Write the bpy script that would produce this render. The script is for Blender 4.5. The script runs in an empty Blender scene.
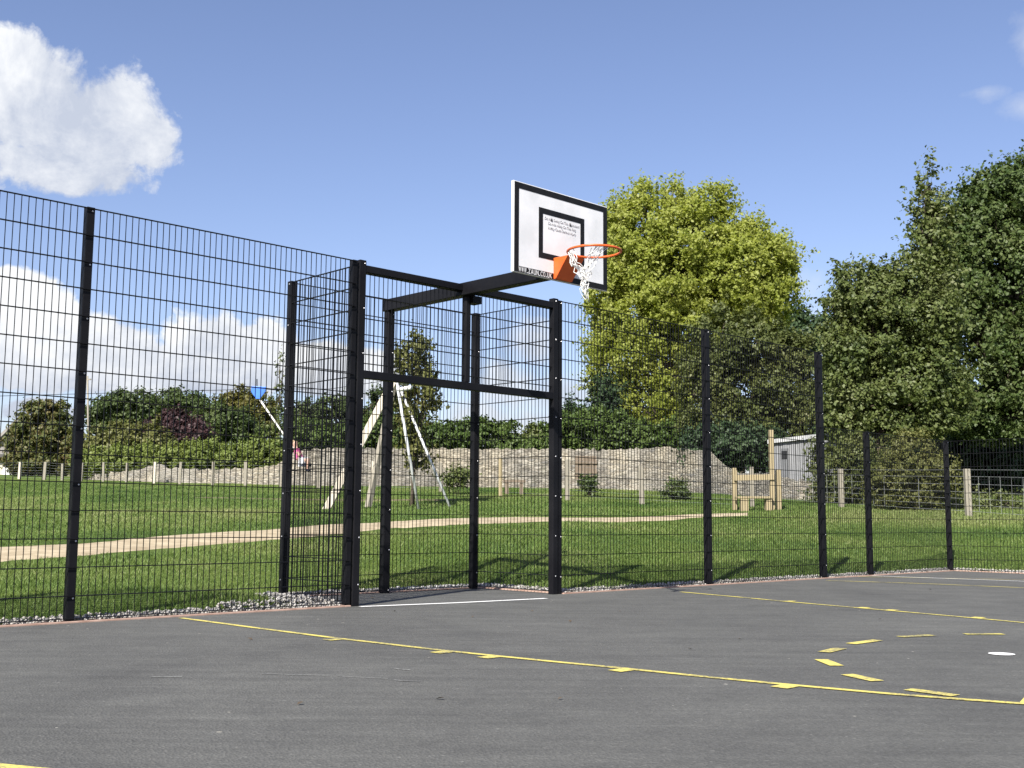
import bpy, bmesh, math, random
import numpy as np
from mathutils import Vector, Matrix, noise as mnoise
R = math.radians
S = bpy.context.scene
COL = S.collection
rng = np.random.default_rng(7)
random.seed(7)

# ------------------------------------------------------------------ camera model
F, PIT, ROLL, ANG, OX, OY, CH = 1137.168, 0.117965, 0.0069535, 0.7669777, -1.3470393, 9.8668957, 0.7486579
DV = np.array([math.cos(ANG), math.sin(ANG), 0.0]); NV = np.array([-math.sin(ANG), math.cos(ANG), 0.0])
ORG = np.array([OX, OY, 0.0])

def ray(x, y):
    u = (x-512)/F; v = (y-384)/F
    cr, sr = math.cos(ROLL), math.sin(ROLL)
    u, v = cr*u+sr*v, -sr*u+cr*v
    c, s = math.cos(PIT), math.sin(PIT)
    d = np.array([u, c+v*s, s-v*c])
    return d/d[1]
def at(x, y, Y):
    d = ray(x, y); return np.array([d[0]*Y, Y, CH+d[2]*Y])
def W(u, v, z=0.0):
    return ORG+DV*u+NV*v+np.array([0, 0, z])
def uvw(p):
    q = np.asarray(p, float)-ORG
    return q[0]*DV[0]+q[1]*DV[1], q[0]*NV[0]+q[1]*NV[1]

# ------------------------------------------------------------------ terrain height
UL, UR, VB = -26.0, 11.33, -32.0
HD = np.array([-1, 0, .25, 1, 2, 4, 10, 30, 80, 3000.])
HZ = np.array([0, 0, .02, .135, .27, .52, 1.15, 3.0, 6.0, 12.])
GY = np.array([-3000, 0, 7, 10, 13, 16, 20, 25, 30, 35, 40, 46, 55, 80, 120, 3000.])
GZ = np.array([.03, .03, .05, .17, .32, .47, .66, .91, 1.15, 1.40, 1.68, 2.03, 2.54, 3.6, 4.2, 6.])
def outside(u, v):
    u = np.asarray(u, float); v = np.asarray(v, float)
    a = np.maximum(np.maximum(UL-u, u-UR), 0); b = np.maximum(np.maximum(VB-v, v), 0)
    d1 = np.hypot(a, b)
    a = np.maximum(np.maximum(-.12-u, u-2.62), 0); b = np.maximum(np.maximum(-1-v, v-1.24), 0)
    return np.minimum(d1, np.hypot(a, b))
def height_uv(u, v):
    d = outside(u, v)
    a = np.interp(d, HD, HZ); g_ = np.interp(ORG[1]+u*DV[1]+v*NV[1], GY, GZ)
    hh = np.maximum(.12-np.abs(a-g_), 0)/.12; z = np.maximum(np.minimum(a, g_)-hh*hh*.03, np.minimum(a, .015))
    w = np.clip((d-.4)/3, 0, 1)
    z = z+w*(.035*np.sin(u*.55+1.1*np.sin(v*.31))*np.cos(v*.43+.6*np.sin(u*.27)) + .012*np.sin(u*2.1+v)*np.cos(v*1.7-u*.6))
    return z
def height(x, y):
    u, v = uvw((x, y, 0)); return float(height_uv(u, v))
def ground(px, py):
    d = ray(px, py); Y = 8.0
    while Y < 400:
        p = np.array([d[0]*Y, Y, CH+d[2]*Y])
        if p[2] <= height(p[0], p[1]): break
        Y += .04
    return np.array([p[0], p[1], height(p[0], p[1])])
def on_ground(px, Y, py=500):
    p = at(px, py, Y); p[2] = height(p[0], p[1]); return p

# ------------------------------------------------------------------ materials
def mat(name):
    m = bpy.data.materials.new(name); m.use_nodes = True
    nt = m.node_tree; nt.nodes.clear()
    out = nt.nodes.new('ShaderNodeOutputMaterial')
    b = nt.nodes.new('ShaderNodeBsdfPrincipled'); nt.links.new(b.outputs[0], out.inputs[0])
    return m, nt, b, out
def N(nt, t, **kw):
    n = nt.nodes.new(t)
    for k, v in kw.items():
        if k in n.inputs: n.inputs[k].default_value = v
        else: setattr(n, k, v)
    return n
def ramp(nt, fac, stops, interp='LINEAR'):
    n = nt.nodes.new('ShaderNodeValToRGB'); cr = n.color_ramp; cr.interpolation = interp
    while len(cr.elements) < len(stops): cr.elements.new(.5)
    for e, (p, c) in zip(cr.elements, stops):
        e.position = p; e.color = (*c, 1) if len(c) == 3 else c
    nt.links.new(fac, n.inputs[0]); return n.outputs[0]
def coords(nt, kind='Object'):
    return nt.nodes.new('ShaderNodeTexCoord').outputs[kind]
def wpos(nt):
    return nt.nodes.new('ShaderNodeNewGeometry').outputs['Position']
def noise_(nt, vec, scale, detail=4, rough=.55, dist=0):
    n = N(nt, 'ShaderNodeTexNoise', Scale=scale, Detail=detail, Roughness=rough, Distortion=dist)
    nt.links.new(vec, n.inputs['Vector']); return n.outputs['Fac']
def mixc(nt, fac, a, b, mode='MIX'):
    n = nt.nodes.new('ShaderNodeMix'); n.data_type = 'RGBA'; n.blend_type = mode
    for sock, val in ((n.inputs[0], fac), (n.inputs[6], a), (n.inputs[7], b)):
        if isinstance(val, bpy.types.NodeSocket): nt.links.new(val, sock)
        elif isinstance(val, (int, float)): sock.default_value = val
        else: sock.default_value = (*val, 1)
    return n.outputs[2]
def bump(nt, b, h, strength=.3, dist=.02):
    n = N(nt, 'ShaderNodeBump', Strength=strength, Distance=dist)
    nt.links.new(h, n.inputs['Height']); nt.links.new(n.outputs[0], b.inputs['Normal'])

def m_simple(name, c1, c2, scale=8, rough=.6, metal=0, bumpv=0, detail=4, spec=.5):
    m, nt, b, o = mat(name)
    f = noise_(nt, wpos(nt), scale, detail)
    col = ramp(nt, f, [(.3, c1), (.7, c2)])
    nt.links.new(col, b.inputs['Base Color'])
    b.inputs['Roughness'].default_value = rough; b.inputs['Metallic'].default_value = metal
    b.inputs['Specular IOR Level'].default_value = spec
    if bumpv: bump(nt, b, f, bumpv, .01)
    return m

def m_leaf(name, cols, trans=.25, rough=.55, broad=0.0):
    m, nt, b, o = mat(name)
    g = nt.nodes.new('ShaderNodeNewGeometry')
    nf = noise_(nt, g.outputs['Position'], .55, 3)
    mx = N(nt, 'ShaderNodeMath', operation='MULTIPLY_ADD'); nt.links.new(nf, mx.inputs[0]); mx.inputs[1].default_value = 1.15
    mu = N(nt, 'ShaderNodeMath', operation='MULTIPLY_ADD'); nt.links.new(g.outputs['Random Per Island'], mu.inputs[0]); mu.inputs[1].default_value = .42; mu.inputs[2].default_value = -.28
    nt.links.new(mu.outputs[0], mx.inputs[2])
    if broad:
        bn = noise_(nt, g.outputs['Position'], .13, 3, .55, .8); bm_ = N(nt, 'ShaderNodeMath', operation='MULTIPLY_ADD'); nt.links.new(bn, bm_.inputs[0]); bm_.inputs[1].default_value = broad; nt.links.new(mx.outputs[0], bm_.inputs[2])
        sb = N(nt, 'ShaderNodeMath', operation='SUBTRACT'); nt.links.new(bm_.outputs[0], sb.inputs[0]); sb.inputs[1].default_value = broad*.5; mx = sb
    k = len(cols)-1
    col = ramp(nt, mx.outputs[0], [(.12+.76*i/k, c) for i, c in enumerate(cols)])
    nt.links.new(col, b.inputs['Base Color'])
    b.inputs['Roughness'].default_value = rough
    b.inputs['Specular IOR Level'].default_value = .35
    t = nt.nodes.new('ShaderNodeBsdfTranslucent')
    tc = mixc(nt, 1.0, col, (1.0, 1.0, .55), 'MULTIPLY'); nt.links.new(tc, t.inputs[0])
    ms = nt.nodes.new('ShaderNodeMixShader'); ms.inputs[0].default_value = trans
    nt.links.new(b.outputs[0], ms.inputs[1]); nt.links.new(t.outputs[0], ms.inputs[2]); nt.links.new(ms.outputs[0], o.inputs[0])
    return m

def m_asphalt():
    m, nt, b, o = mat('asphalt')
    p = wpos(nt)
    agg = N(nt, 'ShaderNodeTexVoronoi', Scale=95.0); nt.links.new(p, agg.inputs['Vector'])
    fine = noise_(nt, p, 160, 3, .7)
    grit = ramp(nt, agg.outputs['Color'], [(.0, (.046, .047, .047)), (.55, (.078, .079, .079)), (.9, (.112, .112, .111)), (1, (.22, .22, .215))])
    big = noise_(nt, p, .38, 6, .62, .9)
    mid = noise_(nt, p, 2.6, 7, .7, .5)
    c = mixc(nt, .55, grit, ramp(nt, fine, [(.3, (.050, .051, .051)), (.7, (.114, .114, .113))]))
    c = mixc(nt, 1.0, c, ramp(nt, big, [(.28, (.82, .82, .83)), (.5, (1, 1, 1)), (.72, (1.15, 1.15, 1.14))]), 'MULTIPLY')
    c = mixc(nt, 1.0, c, ramp(nt, mid, [(.28, (.85, .85, .86)), (.5, (1, 1, 1)), (.72, (1.13, 1.13, 1.12))]), 'MULTIPLY')
    # roller streaks, pale dusty scuffs, tyre-dark smears, stray chips
    def stretch(rot, sc):
        n = nt.nodes.new('ShaderNodeMapping'); n.inputs['Scale'].default_value = sc; n.inputs['Rotation'].default_value = (0, 0, rot); nt.links.new(p, n.inputs[0]); return n.outputs[0]
    c = mixc(nt, 1.0, c, ramp(nt, noise_(nt, stretch(-.12, (.35, 5, 1)), 1.5, 6, .65), [(.3, (.86, .86, .86)), (.7, (1.14, 1.14, 1.13))]), 'MULTIPLY')
    sc = ramp(nt, noise_(nt, stretch(.5, (.8, 4.5, 1)), 1.6, 8, .7), [(.57, (0, 0, 0)), (.76, (.42, .42, .42))])
    c = mixc(nt, sc, c, (.15, .15, .147))
    dk = ramp(nt, noise_(nt, stretch(-.9, (.5, 2.5, 1)), 1.1, 7, .68), [(.62, (0, 0, 0)), (.78, (.3, .3, .3))])
    c = mixc(nt, dk, c, (.040, .040, .041))
    spot = noise_(nt, p, 1.35, 2, .4)
    c = mixc(nt, ramp(nt, spot, [(.735, (0, 0, 0)), (.76, (.5, .5, .5))]), c, (.036, .036, .036))
    chip = N(nt, 'ShaderNodeTexVoronoi', Scale=5.0); nt.links.new(p, chip.inputs['Vector'])
    cs = nt.nodes.new('ShaderNodeSeparateColor'); nt.links.new(chip.outputs['Color'], cs.inputs[0])
    cm = MAth(nt, 'LESS_THAN', chip.outputs['Distance'], MAth(nt, 'MULTIPLY', cs.outputs[0], .055))
    c = mixc(nt, cm, c, ramp(nt, cs.outputs[1], [(0, (.10, .09, .075)), (.5, (.22, .21, .19)), (1, (.36, .35, .33))]))
    c = mixc(nt, 1.0, c, (1.06, 1.055, .995), 'MULTIPLY')
    nt.links.new(c, b.inputs['Base Color'])
    b.inputs['Roughness'].default_value = .88; b.inputs['Specular IOR Level'].default_value = .25
    bump(nt, b, agg.outputs['Distance'], .6, .006)
    return m
def MAth(nt, op, a, b_):
    n = nt.nodes.new('ShaderNodeMath'); n.operation = op
    for i, v in enumerate((a, b_)):
        if isinstance(v, (int, float)): n.inputs[i].default_value = v
        else: nt.links.new(v, n.inputs[i])
    return n.outputs[0]

def m_paint(name, c, wear=0.0):
    m, nt, b, o = mat(name)
    p = wpos(nt)
    f = noise_(nt, p, 60, 5, .7); g = noise_(nt, p, 4, 4, .6)
    w = N(nt, 'ShaderNodeMath', operation='ADD'); nt.links.new(f, w.inputs[0]); nt.links.new(g, w.inputs[1])
    w2 = N(nt, 'ShaderNodeMath', operation='MULTIPLY'); nt.links.new(w.outputs[0], w2.inputs[0]); w2.inputs[1].default_value = .62
    mask = ramp(nt, w2.outputs[0], [(.585+wear, (0, 0, 0)), (.72+wear, (.85, .85, .85))])
    col = mixc(nt, mask, mixc(nt, g, tuple(x*.85 for x in c), c), (.09, .09, .085))
    nt.links.new(col, b.inputs['Base Color']); b.inputs['Roughness'].default_value = .75
    return m

def m_grass_ground():
    m, nt, b, o = mat('grass_soil')
    p = wpos(nt)
    a = noise_(nt, p, .13, 5, .55, .8); c_ = noise_(nt, p, 6, 6, .7); d = noise_(nt, p, 55, 3, .7)
    c1 = ramp(nt, a, [(.3, (.054, .095, .019)), (.5, (.098, .148, .031)), (.72, (.150, .188, .050))])
    c2 = ramp(nt, c_, [(.3, (.55, .62, .6)), (.55, (1, 1, 1)), (.75, (1.45, 1.3, 1.25))])
    c3 = ramp(nt, d, [(.3, (.55, .6, .55)), (.7, (1.5, 1.4, 1.4))])
    c = mixc(nt, 1, mixc(nt, 1, c1, c2, 'MULTIPLY'), c3, 'MULTIPLY')
    nt.links.new(c, b.inputs['Base Color']); b.inputs['Roughness'].default_value = .9; b.inputs['Specular IOR Level'].default_value = .1
    bump(nt, b, d, .8, .05)
    return m

def m_stone():
    m, nt, b, o = mat('rubble_stone')
    mp = nt.nodes.new('ShaderNodeMapping'); mp.inputs['Scale'].default_value = (4.2, 4.2, 11.5)
    nt.links.new(wpos(nt), mp.inputs[0])
    dn = nt.nodes.new('ShaderNodeTexNoise'); dn.inputs['Scale'].default_value = 1.2
    nt.links.new(mp.outputs[0], dn.inputs['Vector'])
    va = N(nt, 'ShaderNodeVectorMath', operation='ADD'); nt.links.new(mp.outputs[0], va.inputs[0]); nt.links.new(dn.outputs['Color'], va.inputs[1])
    v = N(nt, 'ShaderNodeTexVoronoi', Scale=1.0); nt.links.new(va.outputs[0], v.inputs['Vector'])
    e = N(nt, 'ShaderNodeTexVoronoi', Scale=1.0, feature='DISTANCE_TO_EDGE'); nt.links.new(va.outputs[0], e.inputs['Vector'])
    sp = nt.nodes.new('ShaderNodeSeparateColor'); nt.links.new(v.outputs['Color'], sp.inputs[0])
    col = ramp(nt, sp.outputs[0], [(0, (.17, .15, .12)), (.35, (.265, .235, .185)), (.65, (.315, .28, .22)), (.9, (.37, .335, .27)), (1, (.20, .185, .16))])
    joint = ramp(nt, e.outputs['Distance'], [(.02, (.58, .56, .53)), (.10, (1, 1, 1))])
    col = mixc(nt, 1, col, joint, 'MULTIPLY')
    st = noise_(nt, wpos(nt), .45, 7, .7, .6)
    col = mixc(nt, 1, col, ramp(nt, st, [(.32, (.50, .51, .53)), (.48, (.9, .9, .9)), (.62, (1.15, 1.11, 1.02))]), 'MULTIPLY')
    plaster = ramp(nt, noise_(nt, wpos(nt), .33, 6, .65, .3), [(.54, (0, 0, 0)), (.62, (.75, .75, .75))])
    col = mixc(nt, plaster, col, (.31, .28, .225))
    moss = ramp(nt, noise_(nt, wpos(nt), 1.7, 6, .7), [(.60, (0, 0, 0)), (.72, (.6, .6, .6))])
    col = mixc(nt, moss, col, (.085, .09, .055))
    col = mixc(nt, 1, col, (.93, .955, 1.0), 'MULTIPLY')
    nt.links.new(col, b.inputs['Base Color']); b.inputs['Roughness'].default_value = .9
    bump(nt, b, ramp(nt, e.outputs['Distance'], [(0, (0,)*3), (.2, (1,)*3)]), .6, .03)
    return m

def m_wood(name, c1, c2, axis=2, scale=3):
    m, nt, b, o = mat(name)
    mp = nt.nodes.new('ShaderNodeMapping')
    sc = [12, 12, 12]; sc[axis] = .9; mp.inputs['Scale'].default_value = sc
    nt.links.new(coords(nt), mp.inputs[0])
    f = noise_(nt, mp.outputs[0], scale, 6, .65, .8)
    nt.links.new(ramp(nt, f, [(.3, c1), (.7, c2)]), b.inputs['Base Color'])
    b.inputs['Roughness'].default_value = .8; bump(nt, b, f, .3, .004)
    return m

def m_black():
    m, nt, b, o = mat('black_powder_coat')
    p = wpos(nt)
    f = noise_(nt, p, 2.5, 5, .6); g = noise_(nt, p, 40, 3, .6)
    c = ramp(nt, f, [(.3, (.005, .005, .0065)), (.7, (.011, .011, .0125))])
    dust = ramp(nt, g, [(.64, (0,)*3), (.85, (.12,)*3)])
    nt.links.new(mixc(nt, dust, c, (.06, .06, .06)), b.inputs['Base Color'])
    nt.links.new(ramp(nt, g, [(.3, (.38,)*3), (.7, (.55,)*3)]), b.inputs['Roughness']); b.inputs['Specular IOR Level'].default_value = .12
    return m

M = dict(
    asphalt=m_asphalt(), yellow=m_paint('yellow_line_paint', (.62, .53, .125)), white=m_paint('white_line_paint', (.76, .76, .74), .12),
    soil=m_grass_ground(), stone=m_stone(), black=m_black(),
    path=m_simple('sandy_earth', (.26, .21, .135), (.45, .38, .26), 3.5, .95, 0, .5, 8, .1),
    kerb=m_simple('pinkish_concrete', (.27, .17, .13), (.42, .30, .24), 9, .9, 0, .2, 6, .2),
    gravel=m_leaf('pale_limestone_chips', [(.12, .11, .10), (.26, .245, .22), (.40, .38, .35), (.52, .51, .49)], 0.0, .9),
    zinc=m_simple('zinc_bolt', (.45, .45, .46), (.62, .62, .63), 20, .35, .6),
    board=m_simple('white_board', (.63, .635, .635), (.76, .76, .76), 5, .45, 0, 0, 9),
    boardblack=m_simple('black_board_line', (.006, .006, .007), (.012, .012, .013), 12, .6, 0, 0, 4, .2),
    orange=m_simple('orange_enamel', (.54, .082, .014), (.66, .12, .02), 9, .4),
    net=m_simple('white_nylon', (.58, .57, .55), (.74, .73, .70), 40, .8),
    grey=m_simple('faded_grey_ink', (.36, .36, .37), (.48, .48, .49), 50, .7),
    galv=m_simple('galvanised_steel', (.52, .53, .54), (.68, .69, .70), 6, .45, .35),
    blue=m_simple('blue_plastic', (.03, .13, .55), (.05, .19, .68), 6, .45),
    rope=m_simple('white_rope', (.62, .60, .55), (.75, .73, .68), 30, .85),
    timber=m_wood('pale_timber', (.42, .37, .29), (.60, .55, .45)),
    newtimber=m_wood('yellow_timber', (.235, .19, .105), (.36, .295, .175)),
    oldpost=m_wood('weathered_post', (.17, .155, .12), (.29, .265, .21)),
    bark=m_simple('grey_brown_bark', (.055, .045, .033), (.12, .10, .075), 7, .95, 0, .6, 8, .1),
    wire=m_simple('fence_wire', (.22, .23, .23), (.32, .33, .33), 9, .6, .3),
    shed=m_wood('grey_boards', (.15, .155, .16), (.26, .265, .27)),
    shedroof=m_simple('pale_sheet_roof', (.30, .31, .31), (.42, .42, .42), 4, .7),
    dark=m_simple('dark_pane', (.012, .013, .014), (.03, .03, .032), 3, .2),
    gate=m_wood('brown_boards', (.11, .085, .06), (.20, .155, .11)),
    slate=m_simple('grey_slate', (.17, .16, .15), (.27, .255, .24), 2.5, .85, 0, .3, 8),
    render=m_simple('cream_render', (.42, .38, .31), (.55, .50, .42), 1.5, .9, 0, .1, 6),
    green=m_simple('green_paint', (.01, .075, .06), (.018, .11, .085), 5, .5),
    whitepaint=m_simple('white_paint', (.62, .62, .60), (.75, .75, .73), 4, .6),
    skin=m_simple('skin', (.44, .27, .20), (.52, .33, .25), 9, .55),
    hair=m_simple('fair_hair', (.30, .21, .11), (.42, .31, .18), 30, .6),
    pink=m_simple('pink_cotton', (.50, .07, .22), (.62, .11, .30), 9, .85),
    shorts=m_simple('white_cotton', (.62, .63, .66), (.74, .74, .76), 9, .85),
    navy=m_simple('navy_cotton', (.012, .014, .03), (.025, .028, .05), 9, .85),
)
L = dict(
    poplar=m_leaf('lime_green_leaves', [(.21, .255, .036), (.29, .335, .058), (.36, .395, .09), (.42, .44, .15)], .55),
    ivy=m_leaf('dark_olive_leaves', [(.040, .054, .014), (.074, .094, .023), (.112, .130, .038), (.15, .155, .06)], .28),
    haw=m_leaf('grey_green_leaves', [(.040, .062, .014), (.078, .106, .026), (.118, .144, .042), (.155, .168, .075)], .28),
    ash=m_leaf('deep_green_leaves', [(.028, .050, .012), (.054, .088, .021), (.086, .120, .034), (.115, .14, .05)], .28),
    oak=m_leaf('oak_leaves', [(.032, .054, .014), (.060, .090, .024), (.095, .124, .036)], .25),
    copper=m_leaf('purple_leaves', [(.020, .010, .011), (.040, .018, .020), (.065, .034, .034)], .15),
    autumn=m_leaf('turning_leaves', [(.050, .062, .014), (.10, .10, .020), (.15, .125, .028)], .25),
    hedge=m_leaf('hedge_leaves', [(.100, .140, .026), (.155, .200, .042), (.205, .240, .068)], .36),
    hedge2=m_leaf('wall_shrub_leaves', [(.038, .070, .013), (.070, .112, .022), (.10, .14, .036)], .25),
    rust=m_leaf('rust_and_green_leaves', [(.044, .066, .018), (.082, .104, .028), (.120, .112, .036), (.14, .095, .045)], .25),
    olive=m_leaf('olive_shrub_leaves', [(.065, .075, .018), (.115, .125, .034), (.165, .165, .055)], .26),
    conifer_shade=m_leaf('conifer_needles_and_shade', [(.014, .032, .012), (.030, .056, .020), (.05, .08, .03)], .1),  # evergreen colour, also darkened to imitate shade under the right-hand trees
    grass=m_leaf('grass_blades', [(.048, .096, .019), (.098, .160, .032), (.150, .208, .050), (.225, .25, .095)], .3, .6, 1.5),
)

# ------------------------------------------------------------------ object helpers
def tag(o, label=None, cat=None, group=None, kind=None):
    if label: o['label'] = label
    if cat: o['category'] = cat
    if group: o['group'] = group
    if kind: o['kind'] = kind
    return o
def empty(name, loc, label, cat, group=None):
    o = bpy.data.objects.new(name, None); COL.objects.link(o); o.location = loc; o.empty_display_size = .3
    return tag(o, label, cat, group)
def wloc(o):
    l = np.zeros(3)
    while o is not None: l += np.array(o.location); o = o.parent
    return l
class MB:
    """collects shapes in world coordinates, links them as one mesh"""
    def __init__(s): s.v = []; s.f = []
    def add(s, vs, fs):
        o = len(s.v); s.v += [tuple(map(float, p)) for p in vs]; s.f += [tuple(i+o for i in q) for q in fs]
    def hexa(s, p):
        s.add(p, [(0, 3, 2, 1), (4, 5, 6, 7), (0, 1, 5, 4), (1, 2, 6, 5), (2, 3, 7, 6), (3, 0, 4, 7)])
    def box(s, u0, u1, v0, v1, z0, z1):
        s.hexa([W(u0, v0, z0), W(u1, v0, z0), W(u1, v1, z0), W(u0, v1, z0), W(u0, v0, z1), W(u1, v0, z1), W(u1, v1, z1), W(u0, v1, z1)])
    def wbox(s, c, sx, sy, sz, rot=0):
        ca, sa = math.cos(rot), math.sin(rot); P = []
        for dz in (0, sz):
            for dx, dy in ((-1, -1), (1, -1), (1, 1), (-1, 1)):
                x, y = dx*sx/2, dy*sy/2
                P.append((c[0]+x*ca-y*sa, c[1]+x*sa+y*ca, c[2]+dz))
        s.hexa(P)
    def beam(s, a, b, w, h=None, up=(0, 0, 1)):
        a = np.array(a, float); b = np.array(b, float); h = h or w
        t = b-a; t /= np.linalg.norm(t); up = np.array(up, float)
        if abs(t@up) > .98: up = np.array([1., 0, 0])
        x = np.cross(t, up); x /= np.linalg.norm(x); y = np.cross(x, t)
        c = [(-1, -1), (1, -1), (1, 1), (-1, 1)]
        s.hexa([a+x*w/2*i+y*h/2*j for i, j in c]+[b+x*w/2*i+y*h/2*j for i, j in c])
    def tube(s, pts, rad, n=8, cap=True):
        pts = [np.array(p, float) for p in pts]
        if not hasattr(rad, '__len__'): rad = [rad]*len(pts)
        o = len(s.v); prev = None
        for i, p in enumerate(pts):
            t = pts[min(i+1, len(pts)-1)]-pts[max(i-1, 0)]; t = t/(np.linalg.norm(t)+1e-9)
            if prev is None:
                a = np.array([0, 0, 1.]) if abs(t[2]) < .9 else np.array([1., 0, 0])
                x = np.cross(t, a)
            else: x = prev-t*(prev@t)
            x /= np.linalg.norm(x)+1e-9; prev = x; y = np.cross(t, x)
            for k in range(n):
                q = 2*math.pi*k/n; s.v.append(tuple(p+rad[i]*(x*math.cos(q)+y*math.sin(q))))
        for i in range(len(pts)-1):
            for k in range(n):
                a = o+i*n+k; b = o+i*n+(k+1) % n; s.f.append((a, b, b+n, a+n))
        if cap:
            s.f.append(tuple(o+k for k in reversed(range(n)))); e = o+(len(pts)-1)*n; s.f.append(tuple(e+k for k in range(n)))
    def build(s, name, m, parent=None, origin=None, smooth=False, bevel=0):
        base = wloc(parent) if parent else np.zeros(3)
        org = np.array(origin, float) if origin is not None else base
        me = bpy.data.meshes.new(name)
        me.from_pydata([tuple(np.array(p)-org) for p in s.v], [], s.f); me.update()
        me.materials.append(m)
        if smooth: me.polygons.foreach_set('use_smooth', [True]*len(me.polygons))
        o = bpy.data.objects.new(name, me); COL.objects.link(o)
        o.location = tuple(org-base)
        if parent: o.parent = parent
        if bevel:
            bm = o.modifiers.new('edge', 'BEVEL'); bm.width = bevel; bm.segments = 2; bm.limit_method = 'ANGLE'
        return o
def quads(name, verts, m, parent=None, per=4):
    verts = np.asarray(verts, np.float32)
    if parent: verts = verts-wloc(parent).astype(np.float32)
    n = len(verts); k = n//per
    me = bpy.data.meshes.new(name)
    me.vertices.add(n); me.vertices.foreach_set('co', verts.ravel())
    me.loops.add(n); me.loops.foreach_set('vertex_index', np.arange(n, dtype=np.int32))
    me.polygons.add(k); me.polygons.foreach_set('loop_start', np.arange(0, n, per, dtype=np.int32))
    me.update(calc_edges=True); me.validate()
    me.materials.append(m)
    o = bpy.data.objects.new(name, me); COL.objects.link(o)
    if parent: o.parent = parent
    return o

# ------------------------------------------------------------------ ground, court, lines
def graded(a, b, fine, near, far):
    pts = [a]; 
    return pts
def axis_pts(edges, lo, hi, step, far):
    s = set()
    x = lo
    while x <= hi+1e-6: s.add(round(x, 4)); x += step
    d = step
    x = hi
    while x < far: d *= 1.35; x += d; s.add(round(x, 4))
    d = step; x = lo
    while x > -far: d *= 1.35; x -= d; s.add(round(x, 4))
    for e in edges: s.add(round(e, 4))
    return np.array(sorted(s))
us = axis_pts([UL-.02, UL, UR, UR+.02, -.14, -.12, 2.62, 2.64, .4, .7], -8, 34, .5, 1800)
vs = axis_pts([VB-.02, VB, 0, .02, 1.24, 1.26, .25], -10, 34, .5, 1800)
U, V = np.meshgrid(us, vs, indexing='ij')
Z = height_uv(U, V); dd = outside(U, V)
Z = np.where(dd <= 1e-6, -.09, Z)
P = ORG[None, None]+U[..., None]*DV+V[..., None]*NV; P[..., 2] = Z
nu, nv = len(us), len(vs)
idx = np.arange(nu*nv).reshape(nu, nv)
me = bpy.data.meshes.new('ground')
me.from_pydata(P.reshape(-1, 3).tolist(), [], np.stack([idx[:-1, :-1], idx[1:, :-1], idx[1:, 1:], idx[:-1, 1:]], -1).reshape(-1, 4).tolist())
me.update(); me.materials.append(M['soil']); me.polygons.foreach_set('use_smooth', [True]*len(me.polygons))
g = bpy.data.objects.new('ground', me); COL.objects.link(g); tag(g, 'grassy ground rising gently behind the court', kind='structure')

b = MB()
b.box(UL, UR-.06, VB, -.06, -.08, 0); 
b.box(-.06, 2.56, -.06, 1.19, -.079, -.0004)
tag(b.build('court', M['asphalt']), 'grey asphalt sports court with goal recess', kind='structure')
b = MB()
for (u0, u1, v0, v1) in ((UL, -.12, -.06, -.005), (2.62, UR, -.06, -.005), (-.12, -.06, -.0598, 1.1898), (2.56, 2.62, -.0598, 1.1898), (-.12, 2.62, 1.19, 1.245), (UR-.06, UR, VB, -.06)):
    b.box(u0, u1, v0, v1, -.08, .012)
tag(b.build('kerb', M['kerb'], bevel=.004), 'pinkish concrete edging round the court', kind='structure')

def strip(b, pts, w, z=.004):
    pts = [np.array(p, float) for p in pts]; vs_ = []
    for i, p in enumerate(pts):
        t = pts[min(i+1, len(pts)-1)]-pts[max(i-1, 0)]; t /= np.linalg.norm(t); n = np.array([-t[1], t[0]])
        vs_ += [W(*(p+n*w/2), z), W(*(p-n*w/2), z)]
    b.add(vs_, [(2*i, 2*i+1, 2*i+3, 2*i+2) for i in range(len(pts)-1)])
LW = .05
def gu(x, y):
    d = ray(x, y); k = -CH/d[2]; p = np.array([d[0]*k, k, 0]); return np.array(uvw(p))
b = MB()
Y1 = [gu(*q) for q in ((181, 618.3), (256, 628.3), (333, 638.2), (442, 650.8), (490, 655.8), (560, 662.8), (622, 668.7), (700, 676.8), (783, 684.8), (880, 693.6), (960, 699.8), (1022, 704.2))]
Y2 = [gu(*q) for q in ((681, 592.2), (735, 597), (792, 602.3), (866, 608.8), (895, 611.3), (980, 618.9), (1024, 623), (1090, 629.5))]
strip(b, Y1, LW); strip(b, Y2, LW); strip(b, [Y1[-1]+np.array([-.02, -.02]), Y2[-1]], LW, .0043)
for q, sd in (((342, 639.2), -1), ((451, 651.8), -1), ((498, 656.6), -1), ((630, 669.6), -1), ((793, 685.7), -1), ((786, 601.7), 1), ((860, 608.3), 1), ((888, 610.7), 1), ((974, 618.4), 1)):
    c = gu(*q); b.add([W(c[0]+sd*x, c[1]+y, .0041) for x, y in ((.024, -.045), (.024, .045), (.12, .045), (.12, -.045))], [(0, 1, 2, 3) if sd < 0 else (3, 2, 1, 0)])
tag(b.build('key_lines', M['yellow']), 'yellow tapering key lines with rebound ticks painted on the court', kind='structure')
b = MB()
for (x0, y0, x1, y1) in ((823.6, 652.7, 841, 648.7), (850.8, 644.3, 878, 640.6), (900, 637.3, 932.8, 635.6), (964.5, 634.5, 1003, 634.5), (821, 660, 837, 666.4), (847, 675, 877.6, 681.7), (908, 690, 955.8, 696.4)):
    strip(b, [gu(x0, y0), gu((x0+x1)/2, (y0+y1)/2), gu(x1, y1)], .075, .0045)
c0 = np.array([.75, -6.0])
for k in range(9):
    a = math.pi+.05+k*.36
    if k > 0: strip(b, [c0+1.68*np.array([math.cos(a+t), math.sin(a+t)]) for t in (0, .09, .18)], .06, .0045)
tag(b.build('free_throw_circle', M['yellow']), 'yellow broken circle at the end of the key', kind='structure')
b = MB()
hoop = np.array([1.22, -1.62])
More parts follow.
